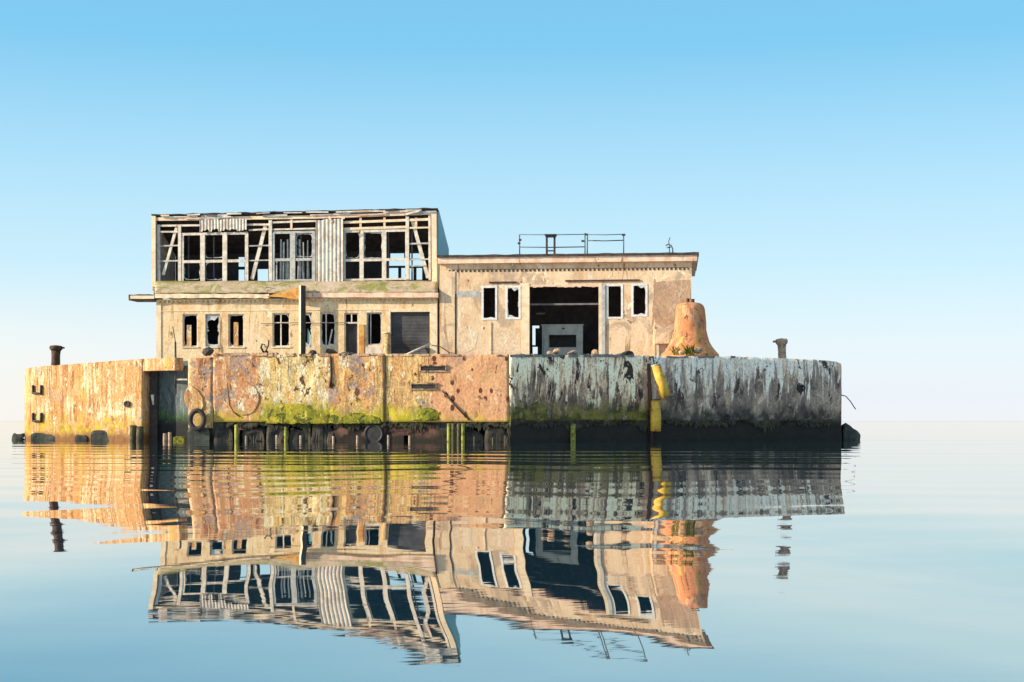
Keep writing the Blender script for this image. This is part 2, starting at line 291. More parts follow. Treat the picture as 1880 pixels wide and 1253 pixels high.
# skirt under the salmon walls, with openings to the dark void
def grid_wall(s0, s1, z0, z1, holes, y0, y1, mapf=None, mb=None):
    xs = sorted({s0, s1, *[h[0] for h in holes], *[h[1] for h in holes]}); zs = sorted({z0, z1, *[h[2] for h in holes], *[h[3] for h in holes]})
    xs = [x for x in xs if s0 <= x <= s1]; zs = [z for z in zs if z0 <= z <= z1]
    def split(a, st=1.0):
        r = [a[0]]
        for p, q in zip(a[:-1], a[1:]):
            k = max(1, round((q-p)/st)); r += [p+(q-p)*i/k for i in range(1, k+1)]
        return r
    xs, zs = split(xs), split(zs)
    sol = [[not any(h[0] < (xs[i]+xs[i+1])/2 < h[1] and h[2] < (zs[j]+zs[j+1])/2 < h[3] for h in holes) for j in range(len(zs)-1)] for i in range(len(xs)-1)]
    mb = mb or MB(); idx = {}
    mapf = mapf or (lambda x, y, z: (x, y, z))
    def V(i, j, y):
        k = (i, j, y)
        if k not in idx: idx[k] = len(mb.v); mb.v.append(mapf(xs[i], y, zs[j]))
        return idx[k]
    S_ = lambda i, j: 0 <= i < len(xs)-1 and 0 <= j < len(zs)-1 and sol[i][j]
    for i in range(len(xs)-1):
        for j in range(len(zs)-1):
            if not sol[i][j]: continue
            mb.f += [(V(i,j,y0), V(i+1,j,y0), V(i+1,j+1,y0), V(i,j+1,y0)), (V(i,j,y1), V(i,j+1,y1), V(i+1,j+1,y1), V(i+1,j,y1))]
            for di, dj, a, b in ((-1,0,(i,j),(i,j+1)), (1,0,(i+1,j),(i+1,j+1)), (0,-1,(i,j),(i+1,j)), (0,1,(i,j+1),(i+1,j+1))):
                if not S_(i+di, j+dj): mb.f.append((V(*a,y0), V(*b,y0), V(*b,y1), V(*a,y1)))
    return mb
eA = (A1-A0); LA = math.hypot(eA.x, eA.y); eA = Vector((eA.x/LA, eA.y/LA, 0)); mA = Vector((-eA.y, eA.x, 0))
def sA(u): x, y = on_line(u, A0, A1); return (Vector((x, y, 0)) - Vector((A0.x, A0.y, 0))).dot(eA)
def zA(u, v): return PA(u, v)[2]
def mapA(x, y, z): p = Vector((A0.x, A0.y, 0)) + eA*x + mA*y; return (p.x, p.y, z)
holes = [(sA(a), sA(b), -2.0, zA((a+b)/2, v)) for a, b, v in ((392,429,781),(438,447,790),(449,520,780),(529,611,781),(842,930,783),(740,752,800))]
grid_wall(sA(362), sA(934.8), -2.0, ZB-.02, holes, .18, .75, mapA).build('skirt_wall', M['skirt'], plat, label='wet brown skirt wall with dark openings at the waterline')
# arch soffits and a round outfall
for a, b, v in ((449,520,780),(392,429,781)):
    n = 8; xs_ = [sA(a)+(sA(b)-sA(a))*i/n for i in range(n+1)]; zt = zA((a+b)/2, v)
    mb = MB()
    for i in range(n):
        z_ = lambda t: zt+.02 - .30*abs(2*t-1)**2.5
        mb.hexa([mapA(xs_[i],.2,z_(i/n)), mapA(xs_[i+1],.2,z_((i+1)/n)), mapA(xs_[i+1],.7,z_((i+1)/n)), mapA(xs_[i],.7,z_(i/n)),
                 mapA(xs_[i],.2,zt+.01), mapA(xs_[i+1],.2,zt+.01), mapA(xs_[i+1],.7,zt+.01), mapA(xs_[i],.7,zt+.01)])
    mb.build('arch_soffit', M['skirt'], plat)
q = Vector(mapA(sA(686), 0, zA(686, 797)))
mb = MB(); ring = []
for dy, r in ((.5,.5),(-.05,.5),(-.05,.66),(.5,.66)):
    ring.append([q + eA*(math.cos(k*math.pi/12)*r) + Vector((0,0,math.sin(k*math.pi/12)*r)) + mA*dy for k in range(24)])
vs = [p for r_ in ring for p in r_]
mb.add(vs, [(a*24+k, a*24+(k+1) % 24, ((a+1) % 4)*24+(k+1) % 24, ((a+1) % 4)*24+k) for a in range(4) for k in range(24)])
of = mb.build('outfall_pipe', M['void'], plat, True, 'round black outfall pipe at the waterline')
MB().add([q + eA*(math.cos(k*math.pi/12)*.505) + Vector((0,0,math.sin(k*math.pi/12)*.505)) + mA*(-.02) for k in range(24)], [tuple(range(24))]).build('pipe_mouth', M['void'], of)
# recess back wall and its side posts
RB0, RB1 = at(255,0,106.4), at(372,0,104.6)
wall_panel([(RB0.x, RB0.y, 5.52), (RB1.x, RB1.y, 5.52)], 'recess_wall', M['teal'], thick=.5, seed=12, amp=.02, label='dark teal stained back wall of the recess')
sp = at(281,0,105.6); MB().box(sp.x-.32, sp.x+.32, sp.y-.1, sp.y+.2, -2, 5.1).build('sheet_pile', M['dark'], plat)
sp = at(268,0,105.4); MB().tube([(sp.x+.55, sp.y-.2, 2.5), (sp.x+.5, sp.y-.25, 3.2)], [.05,.12], 8).build('bleached_stub', M['pale'], plat)
ck = Vector((PL(262,700)[0], PL(262,700)[1], 0)); MB().box(ck.x-.6, ck.x-.12, ck.y+.45, ck.y+2.6, -2, 4.9).build('recess_cheek', M['teal'], plat)
# bulging render lip at the recess's right edge
lip = [PA(u, v) for u, v in ((345,712),(339,722),(339,738),(345,749),(356,756),(366,756),(374,748),(372,730),(362,716),(352,709))]
nl = len(lip); MB().add([(p[0]-mA.x*.10, p[1]-mA.y*.10, p[2]) for p in lip]+[(p[0]+mA.x*.25, p[1]+mA.y*.25, p[2]) for p in lip],
    [tuple(range(nl))[::-1], tuple(range(nl, 2*nl))]+[(k,(k+1)%nl,(k+1)%nl+nl,k+nl) for k in range(nl)]).build('render_lip', M['ochre'], plat)
# core, deck, coping
outl = [(L0.x+.2, L0.y+1.5), (L1.x-.3, L1.y+2.2), (A0.x, A0.y+2.4), (A1.x+.3, A1.y+1.6), (B1.x-1.5, B1.y+.9), (B1.x-.9, 131), (-37, 131)]
MB().prism([(x, y+.35) for x, y in outl], -2.5, 4.93).build('core_wall', M['void'], plat)
dk = [(L0.x-.1, L0.y+.55), (L1.x-.6, L1.y+.7), (L1.x+.2, L1.y+2.1), (A0.x, A0.y+2.2), (A0.x+.5, A0.y+.45), (A1.x-.1, A1.y+.5), (B1.x-.5, B1.y+.4), (B1.x-.5, 131.3), (-37.3, 131.3)]
MB().prism(dk, 4.95, 5.1).build('deck', M['deck'], plat)
random.seed(3)
def coping(fn, u0, u1, v, mat, du=14, h=.12, skip=.12, proud=.05, nrm=mA):
    u = u0; mb = MB()
    while u < u1:
        w = random.uniform(.5, 1.4)*du; ue = min(u+w, u1)
        if random.random() > skip:
            a, b = fn(u+.3, v), fn(ue-.3, v); hh = h*random.uniform(.5, 1.3); o = random.uniform(0, proud)
            pts = []
            for z in (-.10, hh):
                for p, d in ((a,-o-.03),(b,-o-.03),(b,.5),(a,.5)):
                    pts.append((p[0]+nrm.x*d, p[1]+nrm.y*d, p[2]+z+random.uniform(-.03,.03)))
            MB().hexa(pts).build('coping_stone', mat, plat)
        u = ue
coping(PA, 391, 482, 651, M['cap'], 24, .06, .0); coping(PA, 482, 606, 651.5, M['cap'], 9, .10, .12, .1); coping(PA, 620, 706, 651, M['cap'], 18, .05, .25); coping(PA, 706, 934, 651.5, M['cap'], 22, .03, .3)
eB = Vector((B1.x-A1.x, B1.y-A1.y, 0)).normalized(); mB = Vector((-eB.y, eB.x, 0))
coping(PB, 936, 1190, 653, M['capgrey'], 9, .10, .2, .08, mB); coping(PB, 1192, 1350, 655, M['capgrey'], 14, .03, .2, .04, mB)
# weed hanging in ragged strips over the wet band
def weed_curtain(mapf, smin, smax, zf, n, seed, dmin, dmax, off):
    rnd = random.Random(seed); mb = MB()
    for i in range(n):
        s_ = rnd.uniform(smin, smax); cl = .5+noise.noise(Vector((s_*.55, seed, 0))); l = rnd.uniform(dmin, dmax)*max(.15, cl*1.5); w = rnd.uniform(.05,.17); z0 = zf+rnd.uniform(-.1,.10)+.12*noise.noise(Vector((s_*.8, 3, seed)))
        y = off-rnd.uniform(0,.10); k = rnd.uniform(-.06,.06)
        mb.add([mapf(s_-w, y+.04, z0), mapf(s_+w, y+.04, z0+.03), mapf(s_+w*.8+k, y-.05, z0-l*.55), mapf(s_+k*1.5, y-.03, z0-l), mapf(s_-w*.8+k, y-.05, z0-l*.5)], [(0,1,2,4),(4,2,3)])
    o = mb.build('hanging_weed', M['blackweed'], plat); o['kind'] = 'stuff'
M['blackweed'] = plain('black_wet_weed', (.018,.018,.012), (.05,.05,.015), .55, 2.0)
weed_curtain(mapA, sA(391), sA(934), ZB-.04, 420, 5, .15, .75, .12)
def mapB(x, y, z): p = Vector((A1.x, A1.y, 0)) + eB*x + mB*y; return (p.x, p.y, z)
weed_curtain(mapB, .1, (Vector((B1.x,B1.y,0))-Vector((A1.x,A1.y,0))).length-1, 1.38, 620, 9, .15, .6, -.02)
# step irons on the ochre wall
for v in (709, 760):
    a, b, c, d = [Vector(PL(u, w)) for u, w in ((62,v),(62,v+13),(77,v+14),(77,v))]
    o = Vector((-.03,-.10,0))
    MB().tube([a+Vector((0,.1,0)), a+o, b+o, c+o, d+o, d+Vector((0,.1,0))], .10, 8).build('step_iron', M['dark'], plat, True)
# mooring eyes
def eye(p, n, r=.22, lab=None):
    n = Vector(n); t = Vector((-n.y, n.x, 0)); pts = [Vector(p)+n*.12+t*(math.cos(a)*r)+Vector((0,0,math.sin(a)*r*.8)) for a in [k*math.pi/8 for k in range(17)]]
    MB().tube(pts, .06, 8, False).add([tuple(Vector(p)+t*sx*.16+n*sy+Vector((0,0,sz*.14))) for sz in (-1,1) for sx, sy in ((-1,.08),(1,.08),(1,-.1),(-1,-.1))],
        [(0,3,2,1),(4,5,6,7),(0,1,5,4),(1,2,6,5),(2,3,7,6),(3,0,4,7)]).build('mooring_eye', M['dark'], plat, True, lab)
nB = -mB; nA = -mA; nL = Vector((L1.y-L0.y, -(L1.x-L0.x), 0)).normalized()
eye(PL(235,742), nL); eye(PB(1470,713), nB, .26); eye(PB(1332,768), nB, .3)
# broken niches in the rusty panel: hollow frames with dark backs and ledges
for (u0, u1, v0, v1) in ((773,818,673,681), (756,800,706,714)):
    a, b = sA(u0), sA(u1); z1, z0 = zA(u0, v0), zA(u0, v1)
    mb = MB()
    for (x0,x1,y0,y1,za,zb) in ((a-.1,b+.08,-.16,.05,z1,z1+.10), (a-.08,b+.1,-.10,.05,z0-.07,z0), (a-.1,a,-.12,.05,z0,z1), (b,b+.06,-.1,.05,z0,z1)):
        mb.hexa([mapA(x,y,z) for z in (za,zb) for x,y in ((x0,y0),(x1,y0),(x1,y1),(x0,y1))])
    nf = mb.build('niche_frame', M['cap'], plat)
    MB().hexa([mapA(x,y,z) for z in (z0+.002,z1-.002) for x,y in ((a+.002,-.075),(b-.002,-.075),(b-.002,.05),(a+.002,.05))]).build('niche_back', M['void'], nf)
# moss ledges
def ledge(u0, u1, v0, v1, depth, mat, seed):
    n = 40; rows = 8; vs = []; fs = []
    for i in range(n+1):
        t = i/n; x = sA(u0)+(sA(u1)-sA(u0))*t; e = math.sin(math.pi*t)**.6
        for j in range(rows+1):
            r = j/rows; z = zA(u0, v1) + (zA(u0, v0)-zA(u0, v1))*r*(.55+.45*e)
            y = -depth*e*(1-r)**1.3*(1+.6*noise.noise(Vector((x*1.6, z*2, seed)))) - .0
            vs.append(mapA(x, y+.06*r-.05, z+.08*noise.noise(Vector((x*2.3, r*3, seed+5)))))
    for i in range(n):
        for j in range(rows): fs.append((i*(rows+1)+j, (i+1)*(rows+1)+j, (i+1)*(rows+1)+j+1, i*(rows+1)+j+1))
    o = MB().add(vs, fs).build('moss_ledge', mat, plat, True)
    o.modifiers.new('thickness', 'SOLIDIFY').thickness = -.05
M['moss'] = weather('bright_green_moss', (.22,.23,.02), (.36,.31,.03), (.08,.10,.015), flakes=(((.07,.09,.015),.54,.58,(1.6,1.6,1.4)), ((.56,.48,.10),.60,.63,(2.4,2.4,2))), off=220, grain=.5, bump=.9)
ledge(488, 606, 741, 778, .26, M['moss'], 2); ledge(600, 700, 753, 778, .18, M['moss'], 7); ledge(757, 806, 748, 772, .34, M['moss'], 11)
# round riveted patch on the salmon panel
mb = MB(); cx, cz = sA(448), zA(448, 733); pp = []
for k in range(28):
    a = 2*math.pi*k/28; r = 1.06*(1+.06*noise.noise(Vector((math.cos(a)*2, math.sin(a)*2, 1))))
    pp.append((cx+r*.98*math.cos(a), cz+r*1.0*math.sin(a)))
mb.add([mapA(x,-.07,z) for x,z in pp]+[mapA(x,.1,z) for x,z in pp], [tuple(range(28))]+[(k,(k+1)%28,(k+1)%28+28,k+28) for k in range(28)])
mb.build('round_patch', M['pink'], plat, label='round salmon patch standing proud of the wall')
MB().tube([mapA(sA(u_),-.07,zA(u_,v_)) for u_, v_ in ((418,704),(420,725),(422,744),(430,758),(441,766))], .03, 6).build('crack_ridge', M['rust'], plat, True)
# leaning pipe on the spotted panel and crack-like conduit
MB().tube([mapA(sA(812),-.06,zA(812,718)), mapA(sA(836),-.09,zA(836,745)), mapA(sA(862),-.06,zA(862,772))], .05, 8).build('conduit', M['rust'], plat, True)
MB().tube([mapA(sA(607),-.05,zA(607,655)), mapA(sA(609),-.10,zA(609,690)), mapA(sA(606),-.06,zA(606,712))], .07, 8).build('conduit', M['dark'], plat, True)
for u in (706.5,): MB().tube([mapA(sA(u),-.05,zA(u,652)), mapA(sA(u),-.05,zA(u,778))], .04, 8).build('conduit', M['rust'], plat, True)

# ------------------------------------------------------------------ buildings
YAW = R(6); cY, sY = math.cos(YAW), math.sin(YAW); FC = 112.0*cY; DZ = 5.1
class Frame:
    def __init__(s, u):
        s.s0 = 0; s.s0 = s.raw(u, 0)[0]; k = (u-U0)/f; Y = FC/(k*sY+cY); s.loc = (k*Y, Y, DZ)
    def raw(s, u, d):
        k = (u-U0)/f; Y = (FC+d)/(k*sY+cY); return k*Y*cY - Y*sY, Y
    def S(s, u, d=0): return s.raw(u, d)[0]-s.s0
    def Z(s, u, v, d=0): return CH+(V0-v)/f*s.raw(u, d)[1]-DZ
    def at(s, u, v, d=0): return Vector((s.S(u, d), d, s.Z(u, v, d)))
    def world(s, u, d):
        k = (u-U0)/f; Y = (FC+d)/(k*sY+cY); return Vector((k*Y, Y, DZ))
def jagpane(x0, x1, z0, z1, y, amount, seed, holes=True):
    """a pane broken in the middle: glass ring between the frame and a jagged inner edge"""
    rnd = random.Random(seed); n = 26; cx, cz = (x0+x1)/2, (z0+z1)/2; hw, hh = (x1-x0)/2, (z1-z0)/2
    out, inn = [], []
    for k in range(n):
        a = 2*math.pi*k/n; c, s_ = math.cos(a), math.sin(a); m = max(abs(c)/hw, abs(s_)/hh); ox, oz = c/m, s_/m
        r = 1 - amount*rnd.choice((.12,.3,.5,.9,1.3))*rnd.uniform(.5,1)
        out.append((cx+ox, cz+oz)); inn.append((cx+ox*max(r,.2), cz+oz*max(r,.2)))
    vs = [(x,y,z) for x,z in out]+[(x,y,z) for x,z in inn]+[(x,y+.012,z) for x,z in out]+[(x,y+.012,z) for x,z in inn]
    fs = []
    for k in range(n):
        q_ = (k+1) % n; fs += [(k,q_,n+q_,n+k),(2*n+k,3*n+k,3*n+q_,2*n+q_),(n+k,n+q_,3*n+q_,3*n+k)]
    return MB().add(vs, fs)
def frame_mb(x0, x1, z0, z1, y, w, t, mull=(), rails=()):
    mb = MB()
    mb.box(x0, x0+w, y, y+t, z0, z1); mb.box(x1-w, x1, y, y+t, z0, z1)
    mb.box(x0+w, x1-w, y+.004, y+t-.004, z1-w, z1-.001); mb.box(x0+w, x1-w, y+.004, y+t-.004, z0+.001, z0+w)
    for m_, ww in mull: mb.box(m_-ww/2, m_+ww/2, y+.008, y+t-.008, z0+w, z1-w)
    for r_, ww, a, b in rails: mb.box(a, b, y+.012, y+t-.012, r_-ww/2, r_+ww/2)
    return mb
def window(F, root, u0, u1, v0, v1, mat, w=.09, y=.10, amount=.3, seed=1, mull=(), rails=(), pane=True, label=None, sill=None):
    x0, x1 = F.S(u0)+.004, F.S(u1)-.004; z1, z0 = F.Z((u0+u1)/2, v0)-.004, F.Z((u0+u1)/2, v1)+.004
    ml = [(F.S(u), ww) for u, ww in mull]; rl = [(F.Z((u0+u1)/2, v), ww, (F.S(a) if a else x0+w), (F.S(b) if b else x1-w)) for v, ww, a, b in rails]
    o = frame_mb(x0, x1, z0, z1, y, w, .08, ml, rl).build('window', mat, root, label=label)
    if pane: jagpane(x0+w*.8, x1-w*.8, z0+w*.8, z1-w*.8, y+.035, amount, seed).build('pane', M['glass'], o)
    if sill: MB().box(x0-.08, x1+.08, -.07, y, z0-.09, z0-.006, .008).build('sill', sill, o)
    return o
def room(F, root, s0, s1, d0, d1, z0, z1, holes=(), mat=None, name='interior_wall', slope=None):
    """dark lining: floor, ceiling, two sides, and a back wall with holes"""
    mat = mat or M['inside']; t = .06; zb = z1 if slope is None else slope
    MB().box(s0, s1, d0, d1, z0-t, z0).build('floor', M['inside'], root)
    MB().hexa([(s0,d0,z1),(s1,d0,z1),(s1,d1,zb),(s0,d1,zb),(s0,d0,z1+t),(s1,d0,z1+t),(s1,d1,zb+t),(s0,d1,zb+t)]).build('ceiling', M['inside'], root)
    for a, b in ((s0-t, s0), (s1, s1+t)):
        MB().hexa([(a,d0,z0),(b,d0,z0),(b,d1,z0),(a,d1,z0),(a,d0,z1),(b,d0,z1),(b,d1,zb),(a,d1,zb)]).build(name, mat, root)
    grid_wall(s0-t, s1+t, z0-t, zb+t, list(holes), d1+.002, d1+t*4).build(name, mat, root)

# ---- the two storey ruin
F = Frame(286)
ruin = thing('two_storey_ruin', 'two storey ruin with open timber framed windows above a tan plastered ground floor', 'building', F.loc, -YAW)
S_, Z_ = F.S, F.Z
sl, sr = S_(287), S_(803)
W = [(335,363,577,637), (377,404,577,637), (419,448,577,637), (500,532,575,637), (553,573,574,640), (588,616,574,637), (673,701,574,634)]
hs = [(S_(a), S_(b), Z_((a+b)/2, d), Z_((a+b)/2, c)) for a, b, c, d in W]
door = (S_(632), S_(658), -.0, Z_(645, 575)); shut = (S_(717), S_(789), -.0, Z_(753, 573))
zE = Z_(545, 548); SM = sr
grid_wall(sl, sr, -.3, zE, hs+[door, shut], 0, .34).build('wall', M['tan'], ruin)
for a, b, nm in ((sl, sl+.34, 1), (sr-.34, sr, 2)):
    MB().box(a, b, .345, 8, -.3, zE-.01).build('wall', M['tan'], ruin)
MB().box(sl+.345, sr-.345, 7.7, 7.995, -.3, zE-.02).build('wall', M['tan'], ruin)
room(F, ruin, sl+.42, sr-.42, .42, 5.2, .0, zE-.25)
# trim strip above ground floor openings, and pilaster at right
MB().box(S_(292), S_(800), -.035, -.002, Z_(545,570)-.02, Z_(545,570)+.03).build('string_course', M['cream'], ruin)
MB().box(S_(791), S_(803)-.01, -.07, -.003, -.3, Z_(797,558)).build('pilaster', M['cream'], ruin)
MB().box(S_(287)+.01, S_(296), -.05, -.003, -.3, Z_(290,558)).build('pilaster', M['cream'], ruin)
# canopy slab with ragged cream edge
random.seed(11)
zt = [Z_(u, 541) for u in (286, 803)]
def canopy(u0, u1, v0, v1, d0, d1, mat, name='canopy_slab', jag=.03, step=9):
    mb = MB(); n = max(2, int((u1-u0)/step)); vs = []; fs = []
    for i in range(n+1):
        u = u0+(u1-u0)*i/n; x = S_(u, d0); j1, j2, j3 = [random.uniform(-jag, jag) for _ in range(3)]
        vs += [(x, d0+j3, Z_(u, v1, d0)+j1), (x, d0+j3*.6, Z_(u, v0, d0)+j2), (x, d1, Z_(u, v0, d0)+.02), (x, d1, Z_(u, v1, d0)+.02)]
    for i in range(n):
        for k in range(4): fs.append((i*4+k, (i+1)*4+k, (i+1)*4+(k+1) % 4, i*4+(k+1) % 4))
    fs += [(0,1,2,3), tuple(n*4+k for k in range(4))]
    return mb.add(vs, fs).build(name, mat, ruin)
canopy(284, 494, 540, 547.5, -.42, .3, M['cream']); canopy(558, 804, 537.5, 546.5, -.42, .3, M['rosy'], jag=.012)
canopy(494, 558, 541, 547, -.34, .3, M['rust'], 'canopy_rebar_edge')
o = canopy(236, 283.5, 541, 552, -.35, 1.6, M['bitumen'], 'side_canopy'); o['label'] = 'dark slab canopy sticking out past the wall'
canopy(239, 283, 543.5, 549, -.42, -.36, M['cream'], 'side_canopy_edge', .008)
# torn rusty sheet hanging at the canopy's middle
pts = [F.at(u, v, -.5) for u, v in ((488,545),(510,538),(530,533),(550,527),(551,551),(536,549),(515,546))]
MB().slab([(p.x, p.z) for p in pts], -.5, -.46).build('torn_canopy', M['canopy'], ruin, label='torn rusty yellow sheet on the canopy edge')
# dentils below the canopy
mb = grid_wall(S_(292), S_(800), Z_(545,554), Z_(545,548.6), [(S_(294+i*7.9), S_(298+i*7.9), -9, Z_(545,551)) for i in range(64)], -.14, -.004)
mb.build('dentil_row', M['tan'], ruin)
# mossy apron between storeys
UD = .95
mb = MB(); n = 66; vs = []; fs = []
for i in range(n+1):
    u = 284+(804-284)*i/n
    for j in range(6):
        d = -.40+(UD+.30)*j/5; v = 539.5-(539.5-519+1.5*(1-(u-284)/520))*j/5 - (u-284)/520*2.0
        p = F.at(u, v, d); vs.append((p.x, d, p.z+.05*noise.noise(Vector((p.x*1.7, d*3, 4)))+.035*noise.noise(Vector((p.x*5, d*6, 1)))))
for i in range(n):
    for j in range(5): fs.append((i*6+j, (i+1)*6+j, (i+1)*6+j+1, i*6+j+1))
mb.add(vs, fs).build('roof_apron', M['apron'], ruin, True, 'sloping mossy roof apron between the storeys').modifiers.new('thickness', 'SOLIDIFY').thickness = -.06
# ground floor windows
window(F, ruin, *W[0], M['frame'], seed=3, amount=.07, sill=M['cream']); window(F, ruin, *W[1], M['greyframe'], seed=5, amount=.42, sill=M['cream'])
window(F, ruin, *W[2], M['frame'], seed=8, amount=.06, sill=M['cream'])
window(F, ruin, *W[3], M['frame'], seed=9, amount=.06, mull=((515,.09),), rails=((593,.10,None,None),), sill=M['cream'])
window(F, ruin, *W[4], M['greyframe'], seed=10, amount=.34, rails=((593,.08,None,None),))
window(F, ruin, *W[5], M['frame'], seed=12, amount=.12, mull=((598,.08),), rails=((593,.09,None,None),))
window(F, ruin, *W[6], M['greyframe'], seed=14, amount=.07, mull=((680,.06),))
for u, v0 in ((349,597),(435,592)):           # boards standing inside two windows
    a = F.at(u, 639, .26); MB().box(a.x-.17, a.x+.17, -.02, .07, a.z, F.Z(u, v0)+.0, .01).build('inner_board', M['ochre'], ruin)
MB().slab([(S_(563), Z_(563,637)), (S_(571), Z_(571,637)), (S_(568), Z_(567,612)), (S_(564), Z_(563,603))], .2, .22).build('curtain_scrap', M['tealside'], ruin, label='pale teal curtain scrap')
MB().bar(F.at(604,634,.16), F.at(610,605,.2), .10, .05).build('leaning_board', M['pale'], ruin)
# doorway and transom
dx0, dx1 = door[0]+.004, door[1]-.004; zt_ = Z_(645,593)
d = frame_mb(dx0, dx1, .0, door[3]-.004, .08, .09, .1, (), ((zt_, .12, dx0+.09, dx1-.09),)).build('door_frame', M['frame'], ruin)
MB().box((dx0+dx1)/2-.04, (dx0+dx1)/2+.04, .09, .17, zt_+.06, door[3]-.1).build('transom_bar', M['frame'], d)
MB().box(dx0+.1, dx1-.1, .30, .35, .02, zt_-.06).build('door', M['inside'], ruin)
MB().box(S_(660), S_(669), -.10, -.004, -.1, Z_(664,596), .02).build('door_jamb_patch', M['canopy'], ruin, label='rusty yellow patch beside the doorway')
MB().box(S_(671), S_(703), -.09, -.004, -.1, Z_(687,637), .02).build('under_sill_panel', M['frame'], ruin)
# roller shutter
mb = MB(); x0, x1 = shut[0]+.01, shut[1]-.01; zz = .62; zs = shut[3]-.02; nsl = 15
vs = []; fs = []
for i in range(nsl*4+1):
    z = zz+(zs-zz)*i/(nsl*4); bow = .25*math.exp(-((i-12)/9.0)**2)
    for k in range(9):
        t = k/8; vs.append((x0+(x1-x0)*t, .24+.006*math.cos(i*math.pi/2)+bow*math.sin(math.pi*t), z + .10*math.sin(math.pi*t*1.3)*math.exp(-i/14)))
for i in range(nsl*4):
    for k in range(8): fs.append((i*9+k, i*9+k+1, (i+1)*9+k+1, (i+1)*9+k))
mb.add(vs, fs).build('roller_shutter', M['shutter'], ruin, label='dented dark grey roller shutter')
MB().box(shut[0]-.12, shut[0]-.002, -.06, -.003, -.1, shut[3]+.1).build('shutter_frame', M['frame'], ruin)
MB().box(shut[0]-.1, shut[1]+.1, -.045, -.004, shut[3]+.004, shut[3]+.16).build('shutter_lintel', M['cream'], ruin)

# ---- upper storey: timber and steel skeleton at depth UD
def ub(u0, v0, u1, v1, wpx, t=.12, d=UD, mb=None):
    a, b = F.at(u0, v0, d+random.uniform(-.02,.02)), F.at(u1, v1, d+random.uniform(-.02,.02))
    return (mb or MB()).bar(a, b, wpx*F.raw(u0, d)[1]/f, t)
def tl(u): return 397-(u-283)/520*12          # roof line, drifting nearer to the right
def bl(u): return 525-(u-283)/520*8
fr = MB()
def ubs(rows, mat, name, t=.12, d=UD, label=None):
    mb = MB()
    for r in rows: ub(*r, t=t, d=d, mb=mb)
    return mb.build(name, mat, ruin, label=label)
ubs([(283,397,283,527,7.5)], M['cream'], 'corner_post', .3, UD-.05)
ubs([(291.5,413,292,521,5)], M['greyframe'], 'post', .14)
ubs([(797,388,798,528,9.5)], M['cream'], 'corner_post', .3, UD-.05)
ubs([(788.5,392,789,515,4)], M['frame'], 'post', .12)
for r in ((330,414,330,517,5.5), (496.5,405,497,516,6), (748,398,748,513,6)): ubs([r], M['frame'], 'post', .14)
for r in ((325,415,300,505,5), (488,413,463,513,6.5), (757,404,786,511,6.5)): ubs([r], M['frame'], 'brace', .12, UD+.12)
ubs([(284,403,580,399,6)], M['cream'], 'top_plate', .2, UD-.02); ubs([(580,399,800,391,6)], M['rosy'], 'top_plate', .2, UD-.015)
ubs([(293,415,498,412.5,3.5), (293,426,331,426,3), (457,423,497,421,3)], M['frame'], 'head_rail', .1)
ubs([(498,409,582,406,3.5), (498,422,580,420,3)], M['frame'], 'head_rail', .1, UD+.03)
ubs([(628,409,790,403,4.5), (628,421,750,417,4.5), (751,419,790,418,3)], M['cream'], 'head_rail', .1)
for r in ((293,452,331,451,2.5),(293,480,331,479,2.5),(457,452,495,451,2.2),(457,479,495,478,2.2),(751,448,790,447,3),(751,477,790,476,2.6),(751,489,782,488,2.4)):
    ubs([r], M['greyframe'], 'side_rail', .08, UD+.05)
for uu in (535,662,706,764): ubs([(uu,400,uu,421,4)], M['rosy'], 'head_stud', .1, UD+.02)
def unit(stiles, ends, vt, vb, vr, mat, label):
    u0, u1 = ends; mb = MB()
    sl_ = lambda u: -(u-540)/520*9
    for (uu, w_) in stiles: ub(uu, vt+sl_(uu), uu+random.uniform(-.5,.5), vb+sl_(uu)+.5, w_, .10, UD+.02, mb)
    for v_, w_ in ((vt, 4.5), (vr, 5), (vb-2, 3.5)): ub(u0, v_+sl_(u0), u1, v_+sl_(u1), w_, .09, UD+.035, mb)
    o = mb.build('window', mat, ruin, label=label)
    return o
w1 = unit(((335,5),(372,8.5),(413,8.5),(453,6)), (333,455), 427, 518, 477.5, M['frame'], 'three light timber window unit missing its glass')
w2 = unit(((502,4.5),(537.5,10),(576,6)), (501,578), 427, 517, 477, M['greyframe'], 'grey two light window unit with upright bars')
w3 = unit(((632,4.5),(664,7.5),(705.5,8),(747,6)), (631,750), 427, 518, 480, M['frame'], 'three light window unit beside the corrugated panel')
for uu, vt_ in ((516,440),(521,445),(528,440),(550,440),(557,445),(565,442),(508,478),(515,478),(525,478),(548,478),(556,478),(566,480)):
    ubs([(uu,vt_,uu+random.uniform(-1.5,1.5),516,random.uniform(1.8,3))], M['greyframe'], 'upright_bar', .05, UD+random.uniform(.25,.5))
# glass remnants in the window units
random.seed(5)
for par, u0, u1, v0, v1 in ((w1,377,409,429,474),(w1,338,367,481,514),(w1,378,409,481,514),(w3,635,660,425,474),(w3,669,701,427,474),(w2,544,573,430,472)):
    p, q_ = F.at(u0, v1, UD+.06), F.at(u1, v0, UD+.06)
    rnd = random.randint(0,999); jagpane(p.x, q_.x, p.z, q_.z, UD+.09, .09, rnd).build('pane', M['glass'], par)
